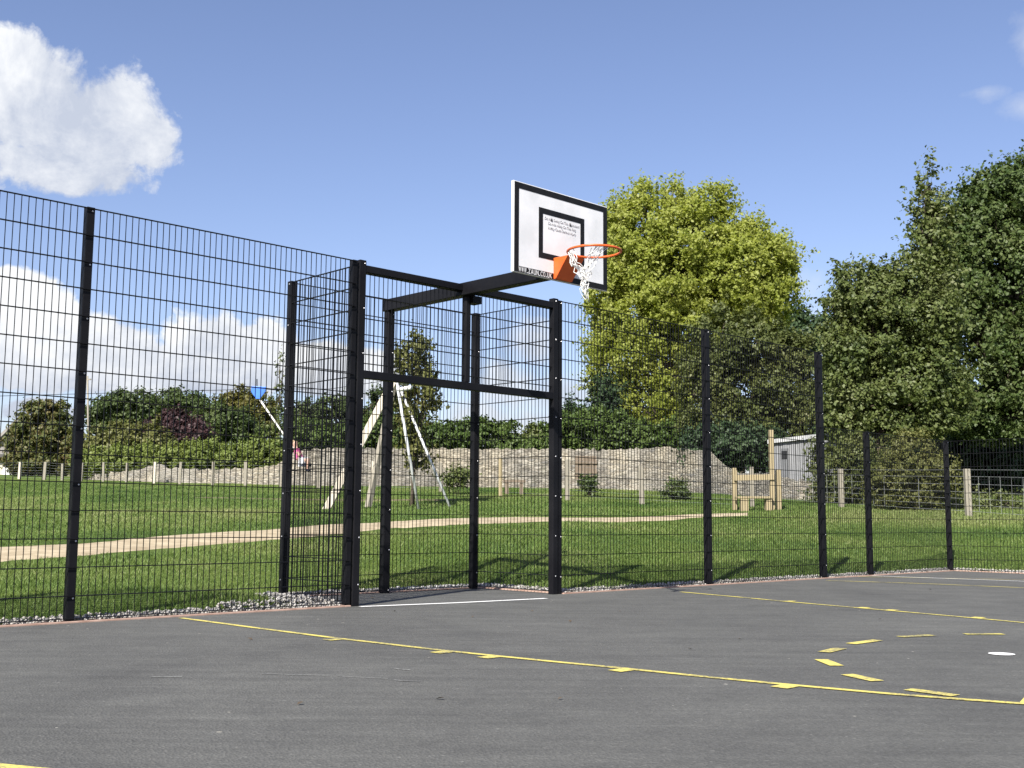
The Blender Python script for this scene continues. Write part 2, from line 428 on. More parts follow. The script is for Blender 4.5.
pts = [(hoop[0]-6.41, -.07), (hoop[0]-6.41, -1.6)]+[tuple(hoop+6.41*np.array([math.cos(a), math.sin(a)])) for a in np.linspace(math.pi, 1.92*math.pi, 60)]+[tuple(gu(1024, 588)), tuple(gu(925, 583.8)), tuple(gu(826, 580.6))]
strip(b, pts, LW, .0035)
strip(b, [(8.35, -.07), (8.9, -1.0), (9.6, -2.2)], .04, .0035)
tag(b.build('three_point_line', M['yellow']), 'yellow three point arc painted on the court', kind='structure')
b = MB()
strip(b, [gu(360, 607), gu(455, 603.2), gu(500, 601), gu(546, 598.7)], .075)
strip(b, [(8.72, -.07), (9.02, -2.0), (9.4, -9)], .05)
b.add([W(*(np.array([.73, -5.22])+.072*np.array([math.cos(a), math.sin(a)])), .0043) for a in np.linspace(0, 2*math.pi, 28)[:-1]], [tuple(range(27))])
tag(b.build('white_lines', M['white']), 'white goal line, spot and far line painted on the court', kind='structure')
b = MB()
for (x0, y0, x1, y1, w) in ((262, 674, 330, 676, .010), (338, 676.5, 388, 679, .006), (394, 680.5, 420, 682, .014), (150, 677, 182, 677, .012), (395, 669, 410, 670.5, .016)):
    strip(b, [gu(x0, y0), gu((x0*2+x1)/3, (y0*2+y1)/3+.25), gu(x1, y1)], w, .003)
tag(b.build('scuff_marks', m_paint('scuffed_white', (.33, .33, .31), -.02)), 'faint white scuffs on the asphalt', kind='structure')

# ------------------------------------------------------------------ path
PATH = [((-520, 577), (-520, 604)), ((-280, 568), (-280, 591)), ((-160, 562), (-160, 583)), ((-70, 554), (-70, 572)), ((0, 547), (0, 563)), ((80, 543), (80, 557.5)), ((160, 536), (160, 550)), ((225, 531), (225, 545)), ((283, 528), (283, 541)),
        ((340, 524.5), (340, 535)), ((390, 521.5), (390, 529.5)), ((440, 519), (440, 527)), ((480, 518), (480, 524.5)), ((530, 517.8), (530, 522.5)), ((580, 518), (580, 522.2)), ((620, 517.6), (620, 523)),
        ((655, 516.5), (655, 521.2)), ((690, 515), (690, 518.6)), ((720, 514), (720, 517)), ((748, 513.2), (748, 516))]
pv = []; pmid = []
for a, c in PATH:
    p = ground(*a); q = ground(*c); pv.append((q, p))
fine = []
for i in range(len(pv)-1):
    for t in np.linspace(0, 1, 9)[:-1]:
        fine.append((pv[i][0]*(1-t)+pv[i+1][0]*t, pv[i][1]*(1-t)+pv[i+1][1]*t))
fine.append(pv[-1])
vsx = []; nrow = 7
PM = []
for i, (q, p) in enumerate(fine):
    j1 = .14*mnoise.noise(Vector((i*.55, 0, 3)))+.10*mnoise.noise(Vector((i*1.7, 5, 3))); j2 = .14*mnoise.noise(Vector((i*.5, 9, 1)))+.10*mnoise.noise(Vector((i*1.9, 2, 8)))
    t = (p-q); t[2] = 0; t /= np.linalg.norm(t)
    q = q+t*j1; p = p+t*j2; PM.append(((p+q)/2, np.linalg.norm((p-q)[:2])/2))
    for r in range(nrow):
        w = r/(nrow-1); x = q*(1-w)+p*w
        x[2] = height(x[0], x[1])+(.022 if 0 < r < nrow-1 else -.03)
        vsx.append(x)
b = MB(); b.add(vsx, [(i*nrow+r, i*nrow+r+1, (i+1)*nrow+r+1, (i+1)*nrow+r) for i in range(len(fine)-1) for r in range(nrow-1)])
tag(b.build('path', M['path'], smooth=True), 'worn sandy footpath across the grass', kind='structure')
# worn bare line under the aerial runway
b = MB(); tr = [ground(x, y) for x, y in ((195, 498), (240, 498.6), (285, 499.5), (330, 500.5), (380, 500.5), (430, 500.5), (462, 500))]
vsx = []
for i in range(len(tr)-1):
    for t in np.linspace(0, 1, 6)[:-1]:
        c = tr[i]*(1-t)+tr[i+1]*t; k = i*5+t*5
        wv = .32+.2*mnoise.noise(Vector((k*.6, 1, 1)))
        for s_ in (-1, -.5, 0, .5, 1):
            x = c+np.array([-.05*s_, wv*s_, 0]); x[2] = height(x[0], x[1])+(.022 if abs(s_) < 1 else -.03); vsx.append(x)
kk = len(vsx)//5
b.add(vsx, [(i*5+r, (i+1)*5+r, (i+1)*5+r+1, i*5+r+1) for i in range(kk-1) for r in range(4)])
tag(b.build('worn_track', m_simple('bare_brown_earth', (.075, .06, .04), (.19, .155, .10), 3, .95, 0, .3, 6, .1), smooth=True), 'bare worn track in the grass below the aerial runway', kind='structure')

# ------------------------------------------------------------------ grass and gravel
def near_path(x, y):
    c = np.array([m[0][:2] for m in PM]); w = np.array([m[1] for m in PM])
    out = np.zeros(len(x), bool)
    for i in range(0, len(c)):
        out |= (np.hypot(x-c[i, 0], y-c[i, 1]) < w[i]*(.86+.2*np.sin(x*7.3+y*5.1)*np.sin(x*2.9-y*8.7)))
    return out
def grass_field():
    n = 700000
    Y = 5.8+39*rng.random(n)**1.6; X = (rng.random(n)*1.04-.53)*Y
    q = np.stack([X-ORG[0], Y-ORG[1]], -1); u = q@DV[:2]; v = q@NV[:2]; d = outside(u, v)
    edge = np.maximum(.11+.07*np.sin(u*3.1)+.05*np.sin(u*11.3), .03)
    left = (u > -.66*(1-v/1.2)+.07*np.sin(v*9)) & (u < 0) & (v < .95+.1*np.sin(u*6)) & (v > -.1)
    ok = (d > edge) & ~left & ~near_path(X, Y); X, Y, u, v, d = X[ok], Y[ok], u[ok], v[ok], d[ok]
    z = height_uv(u, v); n = len(X)
    patch = np.sin(u*.9+.8*np.sin(v*.7))*np.cos(v*1.1+.5*np.sin(u*.5))
    hgt = (.014+.030*rng.random(n)**1.6)*(1+.35*patch)*np.where(d < .7, 1.5, 1.0)*np.clip(.8+Y/50, .8, 1.5)
    wid = (.004+.0045*rng.random(n))*np.clip(Y/13, .8, 1.7)
    a = rng.random(n)*2*math.pi; lean = 1.1*rng.random(n)+.3; la = rng.random(n)*2*math.pi
    wx, wy = np.cos(a)*wid, np.sin(a)*wid
    lx, ly = np.cos(la)*lean*hgt, np.sin(la)*lean*hgt
    v0 = np.stack([X-wx, Y-wy, z-.01], -1); v1 = np.stack([X+wx, Y+wy, z-.01], -1); v2 = np.stack([X+lx, Y+ly, z+hgt], -1)
    return np.stack([v0, v1, v2], 1).reshape(-1, 3)
tag(quads('grass', grass_field(), L['grass'], per=3), 'short green field grass beyond the black mesh fence', 'grass', kind='stuff')

def gravel():
    ico = np.array([(0, 0, 1), (.894, 0, .447), (.276, .851, .447), (-.724, .526, .447), (-.724, -.526, .447), (.276, -.851, .447), (.724, .526, -.447), (-.276, .851, -.447), (-.894, 0, -.447), (-.276, -.851, -.447), (.724, -.526, -.447), (0, 0, -1)])
    tri = np.array([(0, 1, 2), (0, 2, 3), (0, 3, 4), (0, 4, 5), (0, 5, 1), (1, 6, 2), (2, 7, 3), (3, 8, 4), (4, 9, 5), (5, 10, 1), (6, 7, 2), (7, 8, 3), (8, 9, 4), (9, 10, 5), (10, 6, 1), (11, 7, 6), (11, 8, 7), (11, 9, 8), (11, 10, 9), (11, 6, 10)])
    pos = []
    def strew(n, fu, fv):
        for _ in range(n): pos.append((fu(), fv()))
    r = random.random
    strew(2500, lambda: -5+5*r()-.13, lambda: .005+.19*r()**1.3)
    for _ in range(620):
        vv_ = .02+1.05*r()**1.2; pos.append((-.12-.62*(1-vv_/1.25)*r()**1.2, vv_))
    strew(1300, lambda: -.1+2.7*r(), lambda: 1.255+.17*r()**1.3)
    strew(500, lambda: 2.63+.2*r(), lambda: .01+1.4*r())
    strew(4200, lambda: 2.65+8.7*r(), lambda: .005+.19*r()**1.3)
    strew(2300, lambda: UR+.01+.25*r()**1.3, lambda: .2-7*r())
    pos = np.array(pos); n = len(pos)
    s = (.008+.011*rng.random(n)**1.6)
    sc = s[:, None]*(.7+.6*rng.random((n, 3))); sc[:, 2] *= .75
    an = rng.random(n)*6.28; ca, sa = np.cos(an), np.sin(an)
    z = height_uv(pos[:, 0], pos[:, 1])+rng.random(n)*.018+.004
    z = z+np.where((pos[:, 0] < -.13) & (pos[:, 0] > -1.2) & (pos[:, 1] > .1), .05*rng.random(n), 0)
    base = ORG[None]+pos[:, :1]*DV+pos[:, 1:]*NV; base[:, 2] = z
    loc = ico[None]*sc[:, None, :]*(1+.25*(rng.random((n, 12, 1))-.5))
    x = loc[..., 0]*ca[:, None]-loc[..., 1]*sa[:, None]; y = loc[..., 0]*sa[:, None]+loc[..., 1]*ca[:, None]
    vv = np.stack([x, y, loc[..., 2]], -1)+base[:, None]
    ff = tri[None]+(np.arange(n)*12)[:, None, None]
    me = bpy.data.meshes.new('gravel'); vv = vv.reshape(-1, 3).astype(np.float32); ff = ff.reshape(-1).astype(np.int32)
    me.vertices.add(len(vv)); me.vertices.foreach_set('co', vv.ravel()); me.loops.add(len(ff)); me.loops.foreach_set('vertex_index', ff)
    me.polygons.add(len(ff)//3); me.polygons.foreach_set('loop_start', np.arange(0, len(ff), 3, dtype=np.int32)); me.update(calc_edges=True)
    me.materials.append(M['gravel']); o = bpy.data.objects.new('gravel', me); COL.objects.link(o)
    tag(o, 'pale stone chippings along the foot of the mesh fence', 'gravel', kind='stuff')
gravel()
# dry leaves and crumbs on the court
lv = []
for (x, y) in ((473, 617.5), (532, 611.5), (570, 622), (372, 598.5), (667, 577+12), (395, 612), (740, 640), (905, 585), (560, 700), (250, 640), (440, 700), (880, 620), (690, 650), (930, 590), (300, 705), (620, 612)):
    c = W(*gu(x, y), .008); a = random.random()*6.28; s_ = .012+.012*random.random()
    e1 = np.array([math.cos(a), math.sin(a), .25])*s_; e2 = np.array([-math.sin(a), math.cos(a), .3])*s_*.6
    lv += [c-e1, c+e2, c+e1, c-e2+np.array([0, 0, s_*.4])]
tag(quads('dry_leaves', lv, m_simple('dead_leaf', (.045, .032, .02), (.10, .07, .04), 30, .9)), 'small dry leaves scattered on the asphalt', 'leaves', kind='stuff')

# ------------------------------------------------------------------ black mesh fencing
bolt_me = None
def bolt_mesh():
    bm = bmesh.new(); bmesh.ops.create_uvsphere(bm, u_segments=8, v_segments=6, radius=.0072)
    for v in bm.verts: v.co.y *= .6
    me = bpy.data.meshes.new('bolt'); bm.to_mesh(me); bm.free(); me.materials.append(M['zinc']); return me
bolt_me = bolt_mesh()
def make_post(parent, u, v, h, s=.06, z0=-.06, bolts=True, step=.4, face=('v', -1), off=0, label=None, first=.03):
    b = MB(); b.box(u-s/2, u+s/2, v-s/2, v+s/2, z0, h)
    o = b.build('post', M['black'], parent, origin=W(u, v, 0), bevel=.004)
    if label: o['label'] = label
    if bolts:
        z = h-first
        while z > .02:
            for f in ([face] if isinstance(face[0], str) else face):
                q = W(u+off, v+f[1]*(s/2+.002), z) if f[0] == 'v' else W(u+f[1]*(s/2+.002), v+off, z)
                k = bpy.data.objects.new('bolt', bolt_me); COL.objects.link(k); k.parent = o
                k.location = tuple(q-W(u, v, 0))
                k.rotation_euler = (0, 0, ANG if f[0] == 'v' else ANG+math.pi/2)
            z -= step
    return o
def mesh_panel(parent, a, c, h, z0=.03, off=-.036, pitch=.05, hstep=.2, rv=.0024, rh=.0033):
    """twin-wire weld mesh between (u,v) points a and c"""
    a = np.array(a, float); c = np.array(c, float); Ln = np.linalg.norm(c-a); t = (c-a)/Ln; n = np.array([-t[1], t[0]])
    b = MB()
    def bar(p0, p1, z_0, z_1, r):
        e = [W(*(p0-n*r), z_0), W(*(p1-n*r), z_0), W(*(p1+n*r), z_0), W(*(p0+n*r), z_0), W(*(p0-n*r), z_1), W(*(p1-n*r), z_1), W(*(p1+n*r), z_1), W(*(p0+n*r), z_1)]
        b.hexa(e)
    k = int(Ln/pitch); m0 = (Ln-k*pitch)/2
    for i in range(k+1):
        s_ = m0+i*pitch
        if s_ < .02 or s_ > Ln-.02: continue
        p = a+t*s_+n*off; bar(p-t*rv, p+t*rv, z0, h, rv)
    zs = []; z = h-rh
    while z > z0-.03: zs.append(z); z -= hstep
    if zs[-1]-z0 > .06: zs.append(z0)
    for z in zs:
        for sd in (-1, 1):
            p0 = a+n*(off+sd*(rv+rh)); p1 = c+n*(off+sd*(rv+rh)); bar(p0, p1, z-rh, z+rh, rh)
    return b.build('mesh_panel', M['black'], parent)

TOP = 2.99
# left length
fl = empty('mesh_fence', W(-5.0, 0), 'tall black weld mesh fence on the left, running left from the goal recess', 'fence', 'black mesh fences round the court')
for u in (-7.47, -4.965, -2.457, -.072):
    make_post(fl, u, 0, 3.0, face=('v', -1), off=.010, step=.4, bolts=u != -.072, s=.06 if u != -.072 else .052)
for a, c in ((-7.47, -4.965), (-4.965, -2.457), (-2.457, -.072)):
    mesh_panel(fl, (a, 0), (c, 0), TOP)
# right tall length
fr = empty('mesh_fence', W(5.0, 0), 'tall black weld mesh fence right of the basketball hoop, two bays long', 'fence', 'black mesh fences round the court')
for u in (2.535, 5.06, 7.58): make_post(fr, u, 0, 3.0, s=.055 if u < 5 else .075, off=.012)
for a, c in ((2.535, 5.06), (5.06, 7.58)): mesh_panel(fr, (a, 0), (c, 0), TOP)
# low length and side return
fw = empty('mesh_fence', W(10, 0), 'lower black weld mesh fence turning the far right court corner', 'fence', 'black mesh fences round the court')
for u in (8.80, 11.25): make_post(fw, u, 0, 2.0, s=.065, off=.01)
mesh_panel(fw, (7.62, 0), (8.80, 0), 1.99); mesh_panel(fw, (8.80, 0), (11.25, 0), 1.99)
for v in (-2.5, -5.0, -7.5): make_post(fw, 11.25, v, 2.0, s=.065, face=('u', -1))
for a, c in ((0, -2.5), (-2.5, -5.0), (-5.0, -7.5)): mesh_panel(fw, (11.25, a), (11.25, c), 1.99, off=-.036)

# goal recess
gr = empty('goal_recess', W(1.237, .6), 'black steel goal recess of mesh panels standing under the basketball backboard', 'goal')
GL, GRt = .005, 2.462
make_post(gr, GL, 0, 3.01, s=.07, off=.02, step=.4)
make_post(gr, GRt, 0, 3.01, s=.07, off=.0, step=.4)
make_post(gr, .059, 1.17, 3.0, s=.07, face=('u', -1), step=.4)
make_post(gr, 1.237, 1.17, 2.86, s=.08, face=('v', -1), off=.022, step=.4)
make_post(gr, 2.435, 1.17, 3.0, s=.07, face=('v', -1), off=.02, step=.4)
b = MB(); b.box(GL+.0349, GRt-.0349, -.031, .031, 2.906, 2.97); b.build('top_rail', M['black'], gr, bevel=.004)
b = MB(); b.box(GL+.0349, GRt-.0349, -.034, .034, 1.962, 2.032); b.build('crossbar', M['black'], gr, bevel=.004)
b = MB(); b.box(1.235, 1.287, -.028, .028, 2.035, 2.90); b.build('upright', M['black'], gr, bevel=.003)
b = MB(); b.box(1.29, 1.40, -.06, .05, 2.80, 2.872); b.build('clamp_plate', M['black'], gr, bevel=.003)
mesh_panel(gr, (GL+.04, .0), (GRt-.04, .0), 2.90, z0=2.04, off=0.0)
mesh_panel(gr, (.059, 1.135), (.05, .045), TOP, off=-.02)
mesh_panel(gr, (2.445, .045), (2.435, 1.135), TOP, off=-.02)
mesh_panel(gr, (.09, 1.17), (1.20, 1.17), TOP, off=0)
mesh_panel(gr, (1.277, 1.17), (2.40, 1.17), TOP, off=0)

# ------------------------------------------------------------------ basketball hoop
VF = -1.29            # front face of the board
bh = empty('basketball_hoop', W(1.237, 1.17, 2.86), 'white black-edged basketball backboard with orange ring and torn net on a black arm', 'basketball hoop')
b = MB(); b.box(1.182, 1.292, VF+.035, 1.23, 2.864, 2.985); b.build('arm', M['black'], bh, bevel=.006)
b = MB()
b.box(.95, 1.52, VF+.031, VF+.07, 2.87, 2.93); b.box(.95, 1.52, VF+.031, VF+.07, 3.40, 3.46); b.box(1.20, 1.27, VF+.031, VF+.075, 2.93, 3.40)
b.build('board_frame', M['black'], bh, bevel=.003)
BU0, BU1, BZ0, BZ1 = .632, 1.828, 2.815, 3.605
b = MB(); b.box(BU0, BU1, VF, VF+.03, BZ0, BZ1); bb = b.build('backboard', M['board'], bh, bevel=.003)
def frame(b, u0, u1, z0, z1, w, vf):
    b.box(u0, u1, vf-.002, vf+.001, z1-w, z1); b.box(u0, u1, vf-.002, vf+.001, z0, z0+w)
    b.box(u0, u0+w, vf-.002, vf+.001, z0+w, z1-w); b.box(u1-w, u1, vf-.002, vf+.001, z0+w, z1-w)
b = MB(); frame(b, BU0+.010, BU1-.004, BZ0+.004, BZ1-.008, .052, VF); b.build('border_line', M['boardblack'], bb)
b = MB(); frame(b, 1.23-.295, 1.23+.285, 2.985, 3.43, .05, VF); b.build('target_square', M['boardblack'], bb)
def text(name, s_, u, z, size, m, parent, w=None, bold=0.0, vf=VF-.004):
    cu = bpy.data.curves.new(name, 'FONT'); cu.body = s_; cu.size = size; cu.align_x = 'CENTER'; cu.extrude = .0008; cu.offset = bold; cu.space_line = 1.15
    t = bpy.data.objects.new(name, cu); COL.objects.link(t)
    bpy.context.view_layer.update()
    me = bpy.data.meshes.new_from_object(t.evaluated_get(bpy.context.evaluated_depsgraph_get())); me.name = name
    bpy.data.objects.remove(t)
    xs = [v.co.x for v in me.vertices]
    if w:
        k = w/(max(xs)-min(xs)); 
        for v in me.vertices: v.co.x *= k
    me.materials.clear(); me.materials.append(m)
    o = bpy.data.objects.new(name, me); COL.objects.link(o)
    base = wloc(parent) if parent else np.zeros(3)
    o.parent = parent; o.location = tuple(W(u, vf, z)-base); o.rotation_euler = (R(90), 0, ANG)
    return o
def lettering(name, s_, u0, u1, z, cap, m, parent, vf, bold=.0):
    """condensed capitals of even width, one mesh"""
    b = MB(); n = sum(.5 if c == '.' else 1 for c in s_); cell = (u1-u0)/n; u = u0; base = wloc(parent); vs_ = []; fs_ = []
    for c in s_:
        w_ = cell*(.5 if c == '.' else 1)
        cu = bpy.data.curves.new('glyph', 'FONT'); cu.body = c; cu.size = 1; cu.offset = bold; cu.extrude = .002
        t = bpy.data.objects.new('glyph', cu); COL.objects.link(t); bpy.context.view_layer.update()
        me = bpy.data.meshes.new_from_object(t.evaluated_get(bpy.context.evaluated_depsgraph_get())); bpy.data.objects.remove(t)
        P_ = np.array([v.co for v in me.vertices]); x0, x1 = P_[:, 0].min(), P_[:, 0].max()
        ys = P_[:, 1].max() if c != '.' else .7
        o = len(vs_)
        vs_ += [W(u+w_*.1+(q[0]-x0)/(x1-x0)*w_*.8, vf-q[2]*.1, z+max(q[1], 0)/max(ys, .6)*cap) for q in P_]
        fs_ += [tuple(i+o for i in pl.vertices) for pl in me.polygons]; bpy.data.meshes.remove(me); u += w_
    b.add(vs_, fs_); return b.build(name, m, parent)
lettering('web_address', 'WWW.ZAUN.CO.UK', .690, 1.100, BZ0+.008, .043, M['board'], bb, VF-.0035, .012)
text('warning_text', 'Do Not Swing On The Backboard\nDo Not Hang On The Ring\nIt May Cause Serious Injury', 1.225, 3.335, .034, M['grey'], bb, w=.44, bold=.0002, vf=VF-.002)
for u in (1.095, 1.335):
    b = MB(); b.add([W(u-.01, VF-.003, 3.33), W(u+.01, VF-.003, 3.33), W(u, VF-.003, 3.362), W(u-.01, VF-.0012, 3.33), W(u+.01, VF-.0012, 3.33), W(u, VF-.0012, 3.362)], [(0, 1, 2), (3, 5, 4), (0, 3, 4, 1), (1, 4, 5, 2), (2, 5, 3, 0)])
    b.build('warning_mark', M['boardblack'], bb)
RZ, RV, RU, RR = 3.02, VF-.385, 1.22, .228
b = MB()
pr = [(VF-.004, RZ-.012), (VF-.175, RZ-.012), (VF-.03, RZ-.20), (VF-.004, RZ-.20)]
wu = .105
b.add([W(RU-wu, v, z) for v, z in pr]+[W(RU+wu, v, z) for v, z in pr], [(0, 1, 2, 3), (7, 6, 5, 4), (0, 4, 5, 1), (1, 5, 6, 2), (2, 6, 7, 3), (3, 7, 4, 0)])
b.build('bracket', M['orange'], bh, bevel=.004)
b = MB()
ringp = [W(RU+RR*math.cos(a), RV+RR*math.sin(a), RZ) for a in np.linspace(0, 2*math.pi, 49)]
b.tube(ringp, .0105, 10, cap=False)
b.build('rim', M['orange'], bh, smooth=True)
# net: slack and half unhooked, bunched below the near side of the ring
b = MB()
rn = random.Random(4)
hooks = [.79, .82, .85, .90, .84, .88, .81, .94, .77, 1.22, 1.28, 1.33, 1.38, 1.26, 1.31, 1.35, 1.42]
bc = np.array([RU-.125, RV-.02])
mids = []
for i, h in enumerate(hooks):
    a = h*math.pi; left = h < 1
    p0 = np.array([RU+RR*math.cos(a), RV+RR*math.sin(a)]); pts = []
    end = rn.uniform(.30, .45); e2 = bc+np.array([rn.uniform(-.035, .035), rn.uniform(-.03, .03)])
    ph = rn.uniform(0, 6)
    for k in range(15):
        t = k/14
        w_ = min(1, t/.62); w_ = w_**(1.0 if left else .8)
        q = p0*(1-w_)+e2*w_
        amp = .022*math.sin(min(1, t*4)*math.pi/2)
        q = q+np.array([math.sin(t*17+ph)*amp, math.cos(t*13+ph*2)*amp])
        z = RZ-.008-end*(t**(.85 if left else 1.25))+.012*math.sin(t*21+ph)
        pts.append(W(q[0], q[1], z))
    b.tube(pts, .0031, 5); mids.append(pts)
for i in range(34):                      # cross strands and knots of the tangled mesh
    A_, B_ = rn.choice(mids), rn.choice(mids); k = rn.randint(3, 12); k2 = min(14, max(2, k+rn.randint(-2, 2)))
    p, q = A_[k], B_[k2]
    if np.linalg.norm(p-q) > .19: continue
    b.tube([p, (p+q)/2+np.array([rn.uniform(-.02, .02), rn.uniform(-.02, .02), -.03]), q], .0030, 5)
b.build('net', M['net'], bh, smooth=True)

# ------------------------------------------------------------------ foliage
def leaf_cloud(blobs, n, size, spread=.30, shell=.55, up=.25, ncl=30, flat=1.0, twig=None):
    twig = size*5.5 if twig is None else twig
    """blobs: (centre xyz, radii xyz). leaves bunched in clusters spread through each blob"""
    out = []
    wts = np.array([(r[0]*r[2])**1.0 for c, r in blobs]); wts /= wts.sum()
    for (c, r), w in zip(blobs, wts):
        m = max(40, int(n*w)); k = int(min(ncl, max(6, m//40)))
        d = rng.normal(size=(k, 3)); d /= np.linalg.norm(d, axis=1)[:, None]
        rad = shell+(1.08-shell)*rng.random(k)**.6
        rad *= 1+.14*np.sin(d[:, 0]*7+c[0])*np.cos(d[:, 2]*6+c[2])
        cc = d*rad[:, None]
        ci = rng.integers(0, k, m)
        csz = (.45+.9*rng.random(k)**1.5)*spread
        tw_ = max(8, m//11); tc = rng.integers(0, k, tw_)
        t0 = cc[tc]+rng.normal(size=(tw_, 3))*csz[tc][:, None]*np.array([.55, .55, .42*flat])
        td = .75*t0/(np.linalg.norm(t0, axis=1)[:, None]+1e-6)+rng.normal(size=(tw_, 3))*.55+np.array([0, 0, .35])
        td /= np.linalg.norm(td, axis=1)[:, None]
        tl = twig/np.array(r).mean()*(.35+1.1*rng.random(tw_)**1.6)
        ti = rng.integers(0, tw_, m)
        p = t0[ti]+td[ti]*(tl[ti]*rng.random(m))[:, None]+rng.normal(size=(m, 3))*(.45*size/np.array(r))
        P_ = np.array(c)+p*np.array(r)
        nrm = .8*p/(np.linalg.norm(p, axis=1)[:, None]+1e-6)+rng.normal(size=(m, 3))*.62+np.array([0, 0, up])
        nrm /= np.linalg.norm(nrm, axis=1)[:, None]
        t = rng.normal(size=(m, 3)); t -= nrm*(t*nrm).sum(1)[:, None]; t /= np.linalg.norm(t, axis=1)[:, None]+1e-9
        bt = np.cross(nrm, t)
        s = size*(.55+.75*rng.random(m))[:, None]
        fold = nrm*s*.14
        out.append(np.stack([P_-t*s*.62, P_-bt*s*.40+fold, P_+t*s*.62, P_+bt*s*.40+fold], 1).reshape(-1, 3))
    return np.concatenate(out)
def pxblobs(lst, Y, depth=1.0):
    out = []
    for q in lst:
        x, y, rx, ry = q[:4]; dy = q[4] if len(q) > 4 else 0
        c = at(x, y, Y+dy); k = (Y+dy)/F
        out.append((c, (rx*k, max(.4, (rx+ry)/2*k*depth), ry*k)))
    return out
def tree(name, label, cat, px, Y, lst, leafm, n, size, trunk=.18, group=None, ncl=30, limbs=True, base=None, depth=1.0, spread=.30, shell=.5, bark='bark', seed=1, up=.25):
    p = base if base is not None else on_ground(px, Y)
    root = empty(name, p, label, cat, group)
    bl = [(c, tuple(q*.9 for q in r)) for c, r in pxblobs(lst, Y, depth)]
    quads('crown', leaf_cloud(bl, n, size, spread, shell, up, ncl, 1.0, size*(5.5 if Y < 60 else 3.2)), leafm, root)
    b = MB(); rnd = random.Random(seed)
    if limbs:
        cz = sorted(bl, key=lambda q: q[0][2]); topc = cz[-1][0]; mid = np.mean([q[0] for q in bl], axis=0)
        lowz = min(q[0][2]-q[1][2]*.3 for q in bl)
        fork = np.array([p[0]*.5+mid[0]*.5, p[1]*.5+mid[1]*.5, max(p[2]+.4, min(lowz+.5, mid[2]))])
        b.tube([p-np.array([0, 0, .2]), p*.6+fork*.4+np.array([rnd.uniform(-.08, .08), 0, 0]), fork], [trunk*1.35, trunk, trunk*.85], 9)
        for c, r in bl:
            m1 = fork*.45+c*.55+np.array([rnd.uniform(-.3, .3), rnd.uniform(-.3, .3), rnd.uniform(-.1, .3)])*trunk*2
            b.tube([fork, m1, c, c+np.array([rnd.uniform(-.4, .4)*r[0], rnd.uniform(-.3, .3)*r[1], r[2]*.75])], [trunk*.6, trunk*.35, trunk*.2, trunk*.05], 6)
            for _ in range(3):
                e = c+np.array([rnd.uniform(-.8, .8)*r[0], rnd.uniform(-.7, .7)*r[1], rnd.uniform(-.3, .8)*r[2]])
                b.tube([m1, (m1+e)/2+np.array([0, 0, .1*r[2]]), e], [trunk*.22, trunk*.13, trunk*.03], 5)
    else:
        for i in range(4):
            c, r = bl[i % len(bl)]
            b.tube([p+np.array([rnd.uniform(-.1, .1), 0, -.1]), (p+c)/2+np.array([rnd.uniform(-.1, .1)*r[0], 0, 0]), c+np.array([rnd.uniform(-.5, .5)*r[0], 0, r[2]*.4])], [trunk, trunk*.7, trunk*.2], 6)
    b.build('trunk' if limbs else 'stem', M[bark], root, smooth=True)
    return root

# big lime poplar
tree('poplar_tree', 'big lime green poplar tree rising behind the stone wall right of the backboard', 'tree', 668, 54,
     [(640, 238, 38, 38), (690, 240, 44, 40), (745, 272, 46, 44), (662, 285, 58, 50), (720, 292, 56, 42), (770, 292, 29, 30), (640, 318, 40, 40), (626, 356, 32, 34), (648, 400, 40, 36), (688, 332, 44, 32), (745, 316, 38, 20),
      (645, 200, 13, 18), (672, 198, 11, 16), (712, 205, 22, 18), (616, 226, 20, 24), (604, 348, 16, 18), (598, 380, 12, 14), (782, 275, 11, 22), (760, 242, 22, 22), (625, 255, 28, 34), (606, 295, 20, 40), (660, 434, 36, 22), (620, 410, 20, 26), (695, 212, 16, 16), (738, 238, 20, 18)],
     L['poplar'], 190000, 0.135, .30, seed=3, shell=.42, spread=.27, ncl=48)
tree('willow_tree', 'dark olive bushy tree overgrowing the wall in front of the lime poplar', 'tree', 738, 46,
     [(720, 345, 36, 36), (760, 350, 36, 30), (792, 358, 22, 22), (735, 388, 46, 36), (790, 392, 34, 40), (712, 428, 28, 40), (754, 428, 40, 30), (800, 425, 24, 22), (700, 392, 20, 44), (704, 450, 16, 20)],
     L['ivy'], 80000, 0.115, .22, seed=5, shell=.4, spread=.30)
tree('cedar_tree', 'distant blue green cedar showing between poplar and hawthorn', 'tree', 800, 75,
     [(800, 335, 26, 16), (815, 325, 18, 10), (785, 322, 14, 10), (822, 352, 22, 18), (798, 318, 8, 8)], L['conifer_shade'], 16000, 0.22, .2, seed=6)
tree('ash_tree', 'tallest deep green ash tree at the right edge of the frame', 'tree', 1052, 38,
     [(1010, 210, 44, 44), (985, 235, 36, 40), (1040, 240, 50, 60), (965, 275, 40, 44), (1010, 290, 50, 50), (975, 335, 46, 40), (1030, 350, 46, 50), (985, 385, 40, 36), (955, 312, 30, 36), (1050, 300, 50, 60), (1015, 178, 15, 14), (1030, 172, 16, 12), (945, 245, 22, 30), (972, 205, 20, 20), (990, 190, 20, 18), (940, 225, 14, 20), (955, 280, 30, 30), (1060, 200, 44, 44), (1035, 405, 40, 30), (1020, 428, 36, 16), (975, 425, 30, 18)],
     L['ash'], 150000, 0.112, .24, seed=8, shell=.42, spread=.27, ncl=40)
tree('ash_sapling', 'thin leafy shoot poking up above the hawthorn beside the ash', 'tree', 930, 35,
     [(928, 172, 5, 9), (926, 188, 8, 8), (934, 202, 11, 10), (922, 218, 13, 10), (938, 220, 12, 12), (932, 236, 18, 14), (922, 256, 16, 14), (938, 262, 18, 18), (928, 290, 22, 22)],
     L['haw'], 7500, 0.11, .07, seed=11, shell=.2, spread=.45)
